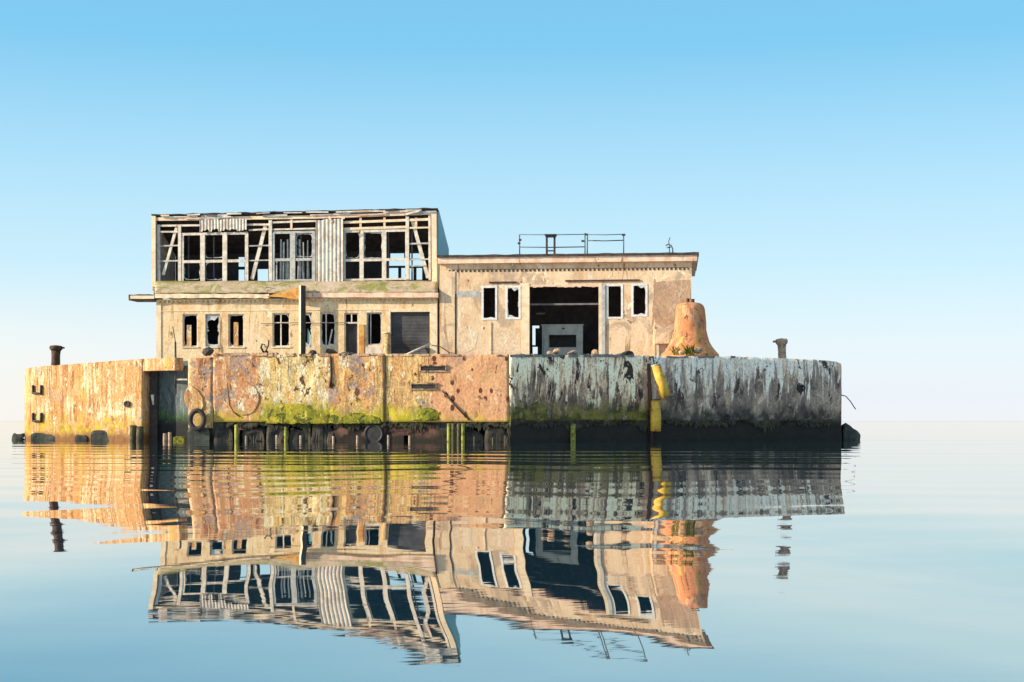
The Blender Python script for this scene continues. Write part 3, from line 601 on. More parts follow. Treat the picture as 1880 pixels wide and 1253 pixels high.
# corrugated panels
def corr(u0, u1, v0, v1, v0b, v1b, d, period, label):
    x0, x1 = F.at(u0, v0, d).x, F.at(u1, v0, d).x; n = int((x1-x0)/period)*8; vs = []; fs = []; rnd = random.Random(int(u0))
    rag = [rnd.uniform(-.10,.10) for _ in range(n//8+2)]
    for i in range(n+1):
        t = i/n; x = x0+(x1-x0)*t; y = d-.06*abs(math.cos(i*math.pi/8))**.7
        zt = F.Z(u0+(u1-u0)*t, v0+(v0b-v0)*t, d)+rag[i//8]*.5; zb = F.Z(u0+(u1-u0)*t, v1+(v1b-v1)*t, d)+rag[i//8]
        for j in range(5): vs.append((x+.02*noise.noise(Vector((j*1.0, x, u0))), y-.02*noise.noise(Vector((x*2, j*2.0, 7))), zb+(zt-zb)*j/4))
    for i in range(n):
        for j in range(4): fs.append((i*5+j, (i+1)*5+j, (i+1)*5+j+1, i*5+j+1))
    o = MB().add(vs, fs).build('corrugated_panel', M['corr'], ruin, False, label); o.modifiers.new('thickness', 'SOLIDIFY').thickness = .015
corr(580, 630, 405, 524, 402, 519, UD-.16, .27, 'full height bleached corrugated panel'); corr(367, 453, 404, 424, 402, 422, UD-.16, .24, 'short corrugated strip above the window heads')
# roof edge: dark felt, ragged boards
random.seed(21)
xl, xr = F.at(281, 400, UD).x, F.at(803, 400, UD).x
zl, zr = F.Z(283, tl(283), UD), F.Z(803, tl(803), UD)
BD = UD+5.2; zbk = Z_(560, 462, BD)
def roofz(x, d): return zl+(zr-zl)*(x-xl)/(xr-xl)+(zbk-zl-(zr-zl)*.5)*(d-UD)/(BD-UD)
mb = MB(); n = 60; vs = []; fs = []
for i in range(n+1):
    x = xl-.05+(xr-xl+.12)*i/n
    for j in range(7):
        d = UD-.22+(BD-UD+.4)*j/6; z = roofz(x, d)+(.07*noise.noise(Vector((x*1.3,j,2))) if j < 2 else .02*noise.noise(Vector((x,j,2))))
        vs.append((x, d+(.10*noise.noise(Vector((x*2.2, 5, 1))) if j == 0 else 0), z))
for i in range(n):
    for j in range(6): fs.append((i*7+j, (i+1)*7+j, (i+1)*7+j+1, i*7+j+1))
mb.add(vs, fs).build('roof', M['bitumen'], ruin, False, 'sagging dark felt roof falling to the rear').modifiers.new('thickness', 'SOLIDIFY').thickness = .07
for i in range(13):
    u = 286+random.uniform(0, 480); w_ = random.uniform(25, 80); ue = min(u+w_, 801)
    v_ = tl(u)+random.uniform(1.5, 8)
    ubs([(u, v_, ue, v_-12*(ue-u)/520+random.uniform(-1.6,1.6), random.uniform(1.8,3.6))], random.choice((M['frame'],M['pale'],M['rosy'],M['greyframe'])), 'ragged_board', .08, UD-.16-random.uniform(0,.06))
for i in range(11):
    u = 290+i*45+random.uniform(-12,12); w_ = random.uniform(14, 46); v_ = tl(u)+random.uniform(-1.2,.8)
    ubs([(u, v_, min(u+w_, 799), v_-12*w_/520+random.uniform(-1.5,1.0), random.uniform(1.6,3.0))], random.choice((M['pale'],M['greyframe'],M['rosy'],M['bitumen'])), 'ragged_board', .10, UD-.28-random.uniform(0,.05))
MB().bar(F.at(604,398,UD-.25), F.at(609,409,UD-.25), .16, .05).build('splintered_board', M['rosy'], ruin); MB().bar(F.at(620,398,UD-.25), F.at(633,401,UD-.24), .14, .05).build('splintered_board', M['rosy'], ruin)
MB().bar(F.at(745,394,UD-.24), F.at(770,387,UD-.3), .14, .06).build('splintered_board', M['pale'], ruin)
# side walls, floor, back wall with openings to the sky
zf = Z_(540, 521, UD)
for x, m_ in ((xl-.1, M['corr']), (xr-.02, M['tealside'])):
    mb = MB(); mb.hexa([(x,UD+.12,zf-.4),(x+.12,UD+.12,zf-.4),(x+.12,BD,zf-.4),(x,BD,zf-.4),(x,UD+.12,roofz(x,UD)-.03),(x+.12,UD+.12,roofz(x,UD)-.03),(x+.12,BD,roofz(x,BD)-.03),(x,BD,roofz(x,BD)-.03)])
    mb.build('side_wall', m_, ruin)
bh = []
for u0, u1, v0, v1 in ((437,453,495,517),(472,496,494,517),(437,450,472,490),(712,731,492,514),(736,744,492,514),(751,759,492,514),(764,775,492,514),(712,744,477,488.5),(751,776,477,488.5),(716,742,465,475),(752,778,465,475)):
    p, q_ = F.at(u0, v1, BD), F.at(u1, v0, BD); bh.append((p.x, q_.x, p.z, q_.z))
zflo = zf-.55
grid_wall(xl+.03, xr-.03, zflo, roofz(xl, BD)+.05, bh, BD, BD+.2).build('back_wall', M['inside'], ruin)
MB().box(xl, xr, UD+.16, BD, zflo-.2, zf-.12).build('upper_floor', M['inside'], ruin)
for i in range(9):                       # studs and joists inside
    u = 345+i*52+random.uniform(-8,8); p = F.at(u, 510, UD+2.6)
    MB().box(p.x-.05, p.x+.05, UD+2.5, UD+2.62, zf-.1, roofz(p.x, UD+2.6)-.1).build('inner_stud', M['insidelit'], ruin)
# ---- the hall
H = Frame(807)
hall = thing('single_storey_hall', 'flat roofed single storey hall with one wide dark doorway between paired windows', 'building', H.loc, -YAW)
S_, Z_ = H.S, H.Z
hl, hr = S_(807), S_(1270)
HW = [(884,913,525,588), (928,956,525,587), (1113,1144,522,586), (1159,1189,521,582)]
gate = (S_(972), S_(1099), -.0, Z_(1035, 526))
hs = [(S_(a), S_(b), Z_((a+b)/2, d), Z_((a+b)/2, c)) for a, b, c, d in HW]
zT = Z_(1040, 481); HD = 10.5
grid_wall(hl, hr, -.3, zT, hs+[gate], 0, .4).build('wall', M['hall'], hall)
for a, b in ((hl, hl+.4), (hr-.4, hr)): MB().box(a, b, .405, HD+.6, -.3, zT-.01).build('wall', M['hall'], hall)
bho = []
for u0, u1, v0, v1 in ((977,983,598,634),(977,990,598,603),(977.5,987,637,650)):
    p, q_ = H.at(u0, v1, HD), H.at(u1, v0, HD); bho.append((p.x, q_.x, p.z, q_.z))
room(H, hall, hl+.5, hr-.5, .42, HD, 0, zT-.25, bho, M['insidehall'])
# roof slab, fascia, felt edge
zc0, zc1 = Z_(1040,483), Z_(1040,472)
MB().box(S_(805), S_(1280), -.42, HD+1, zc0, zc1).build('roof_slab', M['rosy'], hall)
mb = MB(); n = 50; vs = []; fs = []
for i in range(n+1):
    x = S_(804)+(S_(1283)-S_(804))*i/n; e = .05*noise.noise(Vector((x*1.1,0,5)))
    vs += [(x,-.55+.03*noise.noise(Vector((x*3,1,1))),zc1+.004),(x,-.55,zc1+.17+e),(x,HD+1.1,zc1+.30),(x,HD+1.1,zc1+.004)]
for i in range(n):
    for k in range(4): fs.append((i*4+k,(i+1)*4+k,(i+1)*4+(k+1)%4,i*4+(k+1)%4))
fs += [(0,1,2,3), tuple(n*4+k for k in range(4))]
mb.add(vs, fs).build('roof_felt', M['bitumen'], hall)
# rivet row and pilasters
mb = grid_wall(S_(824), S_(1264), Z_(1040,498), Z_(1040,493.6), [(S_(826+i*7.85), S_(830.4+i*7.85), -9, Z_(1040,494.1)) for i in range(56)], -.03, -.003)
mb.build('rivet_row', M['rust'], hall)
MB().box(S_(808), S_(835), -.06, -.003, -.3, Z_(820,499)).build('pilaster', M['hall'], hall)
MB().box(S_(836), S_(838), -.03, -.003, -.3, Z_(836,540)).build('pilaster_joint', M['rust'], hall)
MB().box(S_(836.5), S_(882), -.012, -.003, Z_(850,546), Z_(850,535)).build('faded_band', M['greyframe'], hall, label='faded blue grey painted band')
MB().box(S_(898), S_(948), -.10, -.004, Z_(920,520.5), Z_(920,517.5), .008).build('drip_ledge', M['rust'], hall); MB().box(S_(1038), S_(1174), -.10, -.004, Z_(1100,517), Z_(1100,514), .008).build('drip_ledge', M['rust'], hall)
MB().box(S_(899.5), S_(902), -.06, -.003, -.3, Z_(900,592)).build('joint_strip', M['cream'], hall)
MB().box(S_(1199), S_(1202), -.06, -.003, -.3, Z_(1200,600)).build('joint_strip', M['cream'], hall)
for i, w_ in enumerate(HW):
    window(H, hall, *w_, M['whiteframe'], w=.15, y=-.03, amount=(.08,.26,.04,.16)[i], seed=31+i*3)
# gate frame
MB().box(S_(958.5), S_(972)-.004, -.09, -.004, -.1, Z_(965,521), .01).build('gate_jamb', M['cream'], hall); MB().box(S_(1099)+.004, S_(1104.6), -.10, .1, -.1, Z_(1105,521), .01).build('gate_jamb', M['cream'], hall)
MB().box(S_(1104.8), S_(1111), -.10, -.005, -.1, Z_(1105,523)).build('gate_jamb', M['greyframe'], hall, label='pale grey strip beside the gate jamb')
mb = MB(); n = 20
for i in range(n):
    a, b = S_(972)+(S_(1099)-S_(972))*i/n, S_(972)+(S_(1099)-S_(972))*(i+1)/n; j = random.uniform(-.05,.05)
    mb.hexa([(a,-.07,gate[3]-.05+j),(b,-.07,gate[3]-.05+j),(b,.1,gate[3]-.05+j),(a,.1,gate[3]-.05+j),(a,-.07,gate[3]+.12),(b,-.07,gate[3]+.12),(b,.1,gate[3]+.12),(a,.1,gate[3]+.12)])
mb.build('gate_lintel', M['rosy'], hall)
p, q_ = H.at(973, 559.5, .6), H.at(1098, 558.5, .6); MB().bar(p, q_, .13, .12).build('gate_rail', M['insidelit'], hall, label='thin grey rail spanning the wide doorway')
p, q_ = H.at(984, 576, 4), H.at(1000, 575, 4); MB().box(p.x, q_.x, 4, 4.4, p.z-.08, p.z+.06).build('wall_lamp', M['insidelit'], hall)
MB().slab([(S_(u), Z_(u, v)) for u, v in ((1199,519),(1222,516),(1266,514),(1268,548),(1262,575),(1240,590),(1218,602),(1204,596),(1197,570),(1201,545))], -.014, -.002).build('render_patch', M['brownrender'], hall, label='bare brown render patch beside the cowl')
MB().slab([(S_(u), Z_(u, v)) for u, v in ((838,601),(862,598),(878,612),(872,640),(850,650),(836,640))], -.012, -.002).build('render_patch', M['hallpale'], hall)
MB().slab([(S_(u), Z_(u, v)) for u, v in ((905,606),(936,598),(954,604),(956,648),(906,650))], -.012, -.002).build('render_patch', M['hallpale'], hall)
# patched block at right lower corner
MB().box(S_(1203), S_(1236), -.30, -.004, Z_(1220,632), Z_(1220,605), .05).build('broken_pier', M['hall'], hall)
MB().box(S_(1206), S_(1210), -.16, -.005, -.2, Z_(1207,632)).build('pier_post', M['pale'], hall)

# ---- machine in the hall
p = H.world(1032, 3.6); mach = thing('machine_housing', 'grey green machine housing with a black rectangular mouth inside the wide doorway', 'machine', p, -YAW)
x0, x1 = -(1032-995)/f*p.y, (1070-1032)/f*p.y; zt_ = CH+(V0-598)/f*p.y-DZ; zi = CH+(V0-615)/f*p.y-DZ; zb_ = CH+(V0-638)/f*p.y-DZ
grid_wall(x0, x1, 0, zt_, [(x0+.5, x1-.5, zb_, zi)], 0, .9).build('housing', M['machine'], mach)
MB().box(x0+.42, x1-.42, .92, .98, zb_-.1, zi+.1).build('mouth_plate', M['void'], mach)
MB().box(x0-.06, x1+.06, -.05, .95, zt_+.004, zt_+.09).build('top_plate', M['machine'], mach)
MB().lathe([(.10,-.05),(.10,.02),(.06,.05)], 14, (0,0,0)).build('dial', M['dark'], mach).location = (.1,-.03,zt_-.22)
MB().box(x0+.1, x0+.16, -.03, -.003, .1, zi).build('edge_strip', M['tealside'], mach)

# ------------------------------------------------------------------ things on the roofs
def roofpt(u, v, d): k = H.world(u, d); return Vector((k.x, k.y, CH+(V0-v)/f*k.y))
zroof = zc1+.22+DZ
def railing(name, u0, u1, vt, vm, d, label, posts):
    o = roofpt(u0, 465, d); o.z = zroof; r_ = thing(name, label, 'railing', o, -YAW, 'rusty guard rails on the hall roof')
    L = lambda u, v: (Vector((H.S(u, d)-H.S(u0, d), 0, roofpt(u, v, d).z-zroof)))
    for u, v in posts:
        b = L(u, v); MB().tube([(b.x,0,-.05), (b.x+random.uniform(-.03,.03),0,b.z)], .045, 8).build('post', M['railing'], r_, True)
    for v, rr in ((vt,.03),(vm,.04)):
        MB().tube([L(u0+.5,v), L((u0+u1)/2,v+.6), L(u1-.5,v-.4)], rr, 8).build('rail', M['railing'], r_, True)
    return r_, L
r1, L = railing('roof_railing', 954, 1074, 431, 454, 2.2, 'longer guard rail on the hall roof, running behind the dark vent stack', ((954,431),(1074,428)))
for u, v in ((953,447),(955,441),(1070,443),(1077,431)): b = L(u,v); MB().box(b.x-.1,b.x+.1,-.06,.06,b.z-.07,b.z+.07).build('clamp', M['dark'], r1)
r2, L = railing('roof_railing', 1078, 1145, 431, 442, 2.5, 'shorter guard rail on the hall roof, right of the vent stack', ((1078,431),(1145,430)))
b = L(1145,432); MB().box(b.x-.13,b.x+.13,-.08,.08,b.z-.05,b.z+.09).build('clamp', M['dark'], r2)
p = roofpt(1011, 465, 2.0); p.z = zroof; vs_ = thing('vent_stack', 'open sided vent stack with a dark flared cap on the hall roof', 'vent', p, -YAW)
h_ = roofpt(1011, 436, 2.0).z-zroof
for sx in (-1,1): MB().box(sx*.29-.07, sx*.29+.07, -.12, .12, -.05, h_).build('side_plate', M['dark'], vs_)
MB().box(-.22,.22,-.10,.10,.42,.50).build('cross_bar', M['dark'], vs_)
MB().hexa([(-.36,-.25,h_+.003),(.36,-.25,h_+.003),(.36,.25,h_+.003),(-.36,.25,h_+.003),(-.46,-.34,h_+.20),(.46,-.34,h_+.20),(.46,.34,h_+.20),(-.46,.34,h_+.20)]).build('cap', M['dark'], vs_)
p = roofpt(1229, 465, 1.6); p.z = zroof; an = thing('bent_mast', 'small bent mast with a hooked pipe at the right end of the hall roof', 'mast', p, -YAW)
MB().tube([(0,0,-.05),(0,0,.75),(-.06,0,1.0),(.05,0,1.3)], .035, 8).build('pole', M['railing'], an, True)
MB().tube([(.25,0,-.05),(.24,0,.45),(.12,0,.72),(-.1,0,.80),(-.28,0,.70)], .05, 8).build('hook_pipe', M['railing'], an, True)
MB().tube([(-.2,0,.55),(.1,0,.58)], .05, 8).build('cross_pipe', M['railing'], an, True)

# ------------------------------------------------------------------ things on the deck
bc = at(1267,0,107.4); k_ = 107.4/f
cow = thing('ventilation_cowl', 'orange bell shaped cowl crusted with lichen at the right corner of the hall', 'cowl', (bc.x, bc.y, DZ))
zc = lambda v: CH+(V0-v)*k_-DZ
MB().lathe([(56*k_,0), (53*k_,zc(651)), (47*k_,zc(645)), (41*k_,zc(637)), (36*k_,zc(629)), (32.5*k_,zc(619)), (30*k_,zc(607)), (28.5*k_,zc(592)), (27.5*k_,zc(578)), (26.5*k_,zc(567)), (24*k_,zc(561)), (19*k_,zc(557.5)), (11*k_,zc(556)), (3*k_,zc(555.5))], 48, wob=.05).build('bell', M['cowl'], cow, True)
for dx, hh in ((-4,8),(5,6)): MB().lathe([(.16,0),(.12,.1),(.10,.25),(.15,.28),(.13,hh*k_),(.02,hh*k_+.03)], 14, (dx*k_, 0, zc(556)-.03)).build('knob', M['rust'], cow, True)
random.seed(31)
def tuft(p, h, n, label, group='weeds rooted around the orange cowl', mat=None):
    mb = MB()
    for i in range(n):
        a = random.uniform(0, 6.28); l = h*random.uniform(.5, 1); w = random.uniform(.03,.07); tip = Vector((math.cos(a)*l*.7, math.sin(a)*l*.7, l))
        side = Vector((-math.sin(a), math.cos(a), 0))*w; b = Vector((random.uniform(-.25,.25), random.uniform(-.15,.15), 0)); mid = b + tip*.55 + Vector((0,0,.1*l))
        mb.add([b-side*.4, b+side*.4, mid+side, b+tip, mid-side], [(0,1,2,4),(4,2,3)])
    o = mb.build('weed_tuft', mat or M['weed'], None); o.location = p; tag(o, label, 'plant', group); return o
def cfront(u, v, lift=0):                # a point on the bell's front surface
    k = (u-U0)/f; z = CH+(V0-v)*k_
    r = (58-(z-DZ)/k_*.45)*k_ if z-DZ < 2.2 else 33*k_
    dx = (u-1267)*k_; dy = math.sqrt(max(r*r-dx*dx, .01)); return Vector((bc.x+dx, bc.y-dy, z))
def heap_stone(p, r, mat, label, group=None, name='rubble_stone', cat='stone', sq=.7):
    mb = MB(); n = 9; vs = []
    for i in range(5):
        la = -math.pi/2+math.pi*(i+.5)/5
        for k in range(n):
            a = 2*math.pi*k/n; rr = r*(1+.35*noise.noise(Vector((math.cos(a)*1.5+p[0], math.sin(a)*1.5+p[1], la*1.5+p[2]))))
            vs.append((rr*math.cos(la)*math.cos(a), rr*math.cos(la)*math.sin(a)*.8, rr*sq*math.sin(la)))
    fs = [(i*n+k,i*n+(k+1)%n,(i+1)*n+(k+1)%n,(i+1)*n+k) for i in range(4) for k in range(n)]+[tuple(range(n)), tuple(range(4*n,5*n))]
    o = mb.add(vs, fs).build(name, mat, None); o.location = p; o.rotation_euler = (random.uniform(-.3,.3), random.uniform(-.3,.3), random.uniform(0,3)); tag(o, label, cat, group); return o
tuft(at(1240,648,104.9)+Vector((0,0,-.15)), .75, 34, 'olive weeds at the left foot of the orange cowl'); tuft(at(1266,648,104.6)+Vector((0,0,-.15)), .9, 40, 'taller olive weeds in front of the orange cowl')
heap_stone(at(1282,644,104.7), .32, M['stone'], 'pale stone leaning on the right foot of the orange cowl'); heap_stone(at(1252,648,104.6), .25, M['cap'], 'reddish stone between the weeds at the orange cowl')

def bollard(loc, r, h, mat, label, tilt, lip):
    o = thing('mooring_bollard', label, 'bollard', loc, 0, 'mooring bollards on the platform ends'); o.rotation_euler = (0, tilt, 0)
    MB().lathe([(r*1.15,-.05),(r*1.1,.1),(r*.9,.35),(r*.86,h*.6),(r*.95,h*.8)], 20).build('stem', mat, o, True)
    MB().lathe([(r*.95,h*.8),(r*1.25,h*.86),(r*1.35,h*.93),(r*1.2,h),(r*.6,h*1.02),(.02,h*1.03)], 20).build('cap', mat, o, True)
    MB().hexa([(0,-r*.5,h*.86),(lip,-r*.25,h*.90),(lip,r*.25,h*.90),(0,r*.5,h*.86),(0,-r*.6,h*.99),(lip,-r*.2,h*.96),(lip,r*.2,h*.96),(0,r*.6,h*.99)]).build('horn', mat, o)
pb = at(102,0,112.5); bollard((pb.x,pb.y,DZ), .36, CH+(V0-635.5)/f*112.5-DZ, M['rust'], 'dark rusty bollard with a horn, on the ochre end of the platform', .02, .62)
pb = at(1437,0,109.0); bollard((pb.x,pb.y,DZ), .33, CH+(V0-623)/f*109-DZ, M['stone'], 'pale tan bollard on the slate end of the platform', -.04, -.62)
# steel post before the ruin
p = F.world(555, -.68); o = thing('steel_post', 'tall square steel post, pale with its shaded face painted black, before the ground floor windows', 'post', p)
hp = CH+(V0-525)/f*p.y-DZ; r_ = .25
pl = [(-.08,-r_),(r_,-.02),(.05,r_),(-r_,0)]
MB().prism(pl, -.05, hp).build('shaft', M['frame'], o)
MB().prism([(-.07,-r_-.012),(r_+.006,-.036),(r_-.01,-.0),(-.06,-r_+.03)], .0, hp+.004).build('flange', M['dark'], o)  # no real flange: black facing that paints the post's shaded side
MB().prism([(x*1.5,y*1.5) for x,y in pl], -.0, .06).build('base_plate', M['rust'], o)
# pipe stub and leaning pole in front of the shutter
p = F.world(710, -1.0); o = thing('pipe_stub', 'short tan standing pipe in front of the roller shutter', 'pipe', p)
hp = CH+(V0-611)/f*p.y-DZ; MB().lathe([(.31,-.05),(.29,.3),(.28,hp)], 18).build('pipe', M['ochre'], o, True); MB().lathe([(.33,hp-.08),(.34,hp-.02),(.33,hp+.02),(.2,hp+.03)], 18).build('rim', M['cream'], o, True)
p0, p1 = F.world(747,-2.2), F.world(790,-.8)
mb = MB().tube([(p0.x,p0.y,CH+(V0-651)/f*p0.y), (p1.x,p1.y,CH+(V0-631.5)/f*p1.y)], .075, 8); tag(mb.build('leaning_pole', M['pale'], None, True), 'pale pole leaning across the foot of the roller shutter', 'pole')
mb = MB().tube([F.world(792,-.5)+Vector((0,0,CH+(V0-634)/f*112-DZ)), F.world(808,-.6)+Vector((0,0,CH+(V0-637)/f*112-DZ)), F.world(822,-1)+Vector((0,0,CH+(V0-646)/f*112-DZ)), F.world(834,-1.5)+Vector((0,0,.7))], .04, 6)
tag(mb.build('drooping_cable', M['rust'], None, True), 'rusty cable drooping beside the gap between the buildings', 'cable')
wp = [F.world(u, -.12)+Vector((0,0,CH+(V0-v)/f*F.raw(u,-.12)[1]-DZ)) for u, v in ((478,594),(500,594.5),(540,593),(585,594),(630,593),(650,597))]
tag(MB().tube(wp, .022, 6).build('slack_wire', M['dark'], None, True), 'thin dark wire strung across the ground floor windows', 'wire')
p = F.world(322, -1.2); tag(MB().tube([(p.x-.2,p.y,CH+(V0-600)/f*p.y), (p.x+.02,p.y,CH+(V0-630)/f*p.y), (p.x+.05,p.y,DZ)], .035, 6).build('iron_rod', M['dark'], None, True), 'thin dark iron rod standing above the dark recess', 'rod')
tag(MB().tube([at(322,628,104.5), at(322.5,680,104.3), at(322,712,104.1)], .07, 8).build('guide_pipe', M['dark'], None, True), 'black pipe hanging down the middle of the dark recess', 'pipe')
# ladder rungs in the recess
lp = at(333,0,104.2); ld = thing('wall_ladder', 'pale broken ladder hanging in the dark recess', 'ladder', (lp.x, lp.y, 3.6))
for v, du in ((665,10),(674,10),(697,16)):
    z = CH+(V0-v)/f*lp.y-3.6; MB().box(-.32, -.32+du*.045, -.05, .06, z-.1 if du < 12 else z-.06, z+.1 if du < 12 else z+.05, .01).build('rung', M['pale'], ld)
MB().box(-.42,-.33,-.07,.05,-.4,2.2).build('stile', M['dark'], ld)
# debris along the parapet
random.seed(17)
def pdebris(u, v, r, mat, label, fn=PA, name='rubble_stone', **k): p = Vector(fn(u, v)); return heap_stone(p+Vector((0,.35,0)), r, mat, label, 'rubble lying along the parapet', name, **k)
pdebris(380,645,.42,M['dark'],'black lump on the parapet below the second ground floor window'); pdebris(487,648,.22,M['dark'],'small black lump on the parapet beside the cross framed window')
pdebris(572,649,.32,M['dark'],'dark lump at the foot of the steel post'); pdebris(606,647,.5,M['block'],'largest black lump, below the broken window left of the doorway', sq=.45); pdebris(640,650,.55,M['block'],'flat black slab lump below the doorway', sq=.25)
pdebris(1012,649,.34,M['stone'],'sandy stone on the parapet before the machine housing',PB,sq=.5); pdebris(1022,645,.26,M['cap'],'pinkish stone on the parapet before the machine housing',PB); pdebris(1052,648,.5,M['stone'],'long sandy stone on the parapet below the black machine mouth',PB,sq=.3)
pdebris(1093,648,.34,M['cap'],'upper reddish stone on the parapet at the right gate jamb',PB); pdebris(1096,655,.28,M['rust'],'dark stone just below the right gate jamb',PB); pdebris(1150,652,.7,M['block'],'broad black lump on the parapet below the right pair of windows',PB,sq=.25)
p = Vector(PA(486,645))+Vector((0,.2,0)); tag(MB().tube([p+Vector((-.1,0,-.1)), p+Vector((-.28,0,.25)), p+Vector((-.2,0,.5)), p+Vector((-.02,0,.42))], .07, 8).tube([p+Vector((0,0,-.1)), p+Vector((.22,0,.4)), p+Vector((.24,0,.75))], .05, 8).build('hooked_iron', M['dark'], None, True), 'twisted hooked iron on the parapet left of the cross framed window', 'scrap iron')
# yellow pipes on the shaded wall
def ypipe(u0, v0, u1, v1, r, label, flange):
    a, b = Vector(PB(u0, v0)), Vector(PB(u1, v1)); n = nB*(r+.05); a += n+Vector((0,0,0)); b += n*1.6 if flange else n
    o = thing('yellow_pipe', label, 'pipe', b, 0, 'yellow pipes on the shaded wall'); d = a-b
    MB().tube([(0,0,0), d*.5+Vector((.04,0,0)), d], [r, r*1.0, r*.82], 18).build('pipe', M['yellow'], o, True)
    if flange: MB().tube([-d.normalized()*.06+Vector((.12,0,.02)), Vector((.12,0,.03))], r*1.6, 18).build('flange', M['dark'], o)
    MB().tube([d*.99, d*1.02], r*.9, 14).build('end_cap', M['pale'] if flange else M['rust'], o)
ypipe(1199,671,1214,731,.36,'upper yellow pipe, tilted, with a dark flange at its lower end',True); ypipe(1198,735,1199,792,.36,'lower yellow pipe, upright above the waterline',False)
tag(MB().tube([Vector(PB(1190,668))+nB*.08, Vector(PB(1193,735))+nB*.1, Vector(PB(1196,812))+nB*.08], .11, 8).build('rust_strap', M['rust'], None, True), 'rusty strap running down behind the two yellow pipes', 'strap')
# bent wire at the far end
p = at(1553,728,108.6); tag(MB().tube([(B1.x-.05,B1.y+.3,p.z+.1), p, at(1561,737,108.6), at(1571,752,108.6)], .035, 6).build('bent_wire', M['dark'], None, True), 'thin bent wire sticking out from the slate end of the platform', 'wire')
# ------------------------------------------------------------------ at the waterline
random.seed(41)
def pile(u, Y, v, r, mat, label, lean=0.0, grp='timber stumps along the waterline'):
    p = at(u, 0, Y); z = CH+(V0-v)/f*Y
    o = MB().tube([(p.x,p.y,-1.5), (p.x+lean*.5,p.y,z*.5), (p.x+lean,p.y,z-.03), (p.x+lean,p.y,z)], [r, r*1.03, r*.95, r*.7], 10).build('timber_stump', mat, None, True)
    tag(o, label, 'stump', grp)
A_Y = lambda u: on_line(u, A0, A1)[1]; B_Y = lambda u: on_line(u, A1, B1)[1]; L_Y = lambda u: on_line(u, L0, L1)[1]
pile(244, L_Y(244)-.25, 781, .22, M['wood'], 'left one of the two black stumps against the ochre wall'); pile(256, L_Y(256)-.3, 783, .24, M['wood'], 'right one of the two black stumps against the ochre wall', .06)
pile(303, 104.4, 796, .14, M['stone'], 'left one of the two pale stubs in the foot of the recess'); pile(312, 104.4, 794, .14, M['stone'], 'right one of the two pale stubs in the foot of the recess')
pile(434, A_Y(434)-.2, 780, .13, M['mosswood'], 'mossy stump between the two left arched openings'); pile(525, A_Y(525)-.15, 784, .13, M['mosswood'], 'thin mossy stump left of the widest dark opening')
for u, v, lab in ((452,800,'short pale stub at the left edge of the wide arched opening'),(508,799,'short pale stub at the right edge of the wide arched opening'),(552,800,'short pale stub inside the widest dark opening'),(612,801,'short pale stub at the right edge of the widest dark opening'),(656,800,'short pale stub left of the round outfall pipe'),(713,799,'short pale stub right of the round outfall pipe'),(752,800,'short pale stub on the brown skirt below the moss')):
    pile(u, A_Y(u)-.3, v, .08, M['stone'], lab)
for u, lab, m_ in ((824,'first mossy stump of the tight cluster below the conduit',M['mosswood']),(832,'second, black stump of the tight cluster below the conduit',M['wood']),(842,'third, black stump of the tight cluster below the conduit',M['wood']),(850,'last mossy stump of the tight cluster below the conduit',M['mosswood'])):
    pile(u, A_Y(u)-.25, 778, .12, m_, lab)
pile(1052, B_Y(1052)-.25, 778, .17, M['mosswood'], 'yellow green stump alone on the shaded wall')
for u, v, lab in ((871,802,'leftmost tiny stub by the salmon wall foot'),(905,804,'middle tiny stub by the salmon wall foot'),(928,800,'tiny stub just left of the corner where the wall turns grey')): pile(u, A_Y(u)-.3, v, .07, M['wood'], lab)
def block(u0, u1, v, Y, dep, mat, label, slope=0.0, name='concrete_block', j=.08):
    a, b = at(u0,0,Y), at(u1,0,Y); z = CH+(V0-v)/f*Y; w = b.x-a.x
    mb = MB(); nx, nz = 8, 4; vs = []; fs = []
    # rounded irregular block
    for i in range(nx+1):
        t = i/nx; x = w*t
        for k in range(8):
            ph = k/8; yy, zz = ((0,-1.2),(0,-.2),(.05,.7),(.25,1),(.8,1),(1,.7),(1,-.2),(1,-1.2))[k]
            zv = (zz*z*(1-slope*t) if zz > 0 else zz)*(.82 if i in (0, nx) and zz > .5 else 1)
            e = noise.noise(Vector((x*1.4+u0, k*.9, 2)))*j
            vs.append((x+e, yy*dep+e, zv+e*(zz > 0)))
    for i in range(nx):
        for k in range(8): fs.append((i*8+k,(i+1)*8+k,(i+1)*8+(k+1)%8,i*8+(k+1)%8))
    fs += [tuple(range(8)), tuple(nx*8+k for k in range(8))]
    o = mb.add(vs, fs).build(name, mat, None); o.location = (a.x, a.y, 0); tag(o, label, 'block', 'black blocks at the waterline'); return o
block(56, 107, 794, 108.6, .9, M['block'], 'long low black block at the foot of the step irons', .35); block(137, 158, 799, 107.0, .7, M['block'], 'smallest black block, left of the taller block at the ochre wall'); block(166, 205, 790, 106.2, 1.0, M['block'], 'taller square black block at the foot of the ochre wall')
block(21, 40, 796, 110.5, .8, M['block'], 'isolated black lump in the water beyond the ochre end', .1, j=.25)
block(1549, 1580, 776, 109.3, 1.2, M['block'], 'black lump at the foot of the slate end of the platform', .55, j=.2)
block(344, 384, 783, 102.6, .6, M['block'], 'rounded black block at the right foot of the recess', .15, j=.1); block(318, 338, 802, 103.2, .4, M['moss'], 'small green block at the foot of the recess', .2)
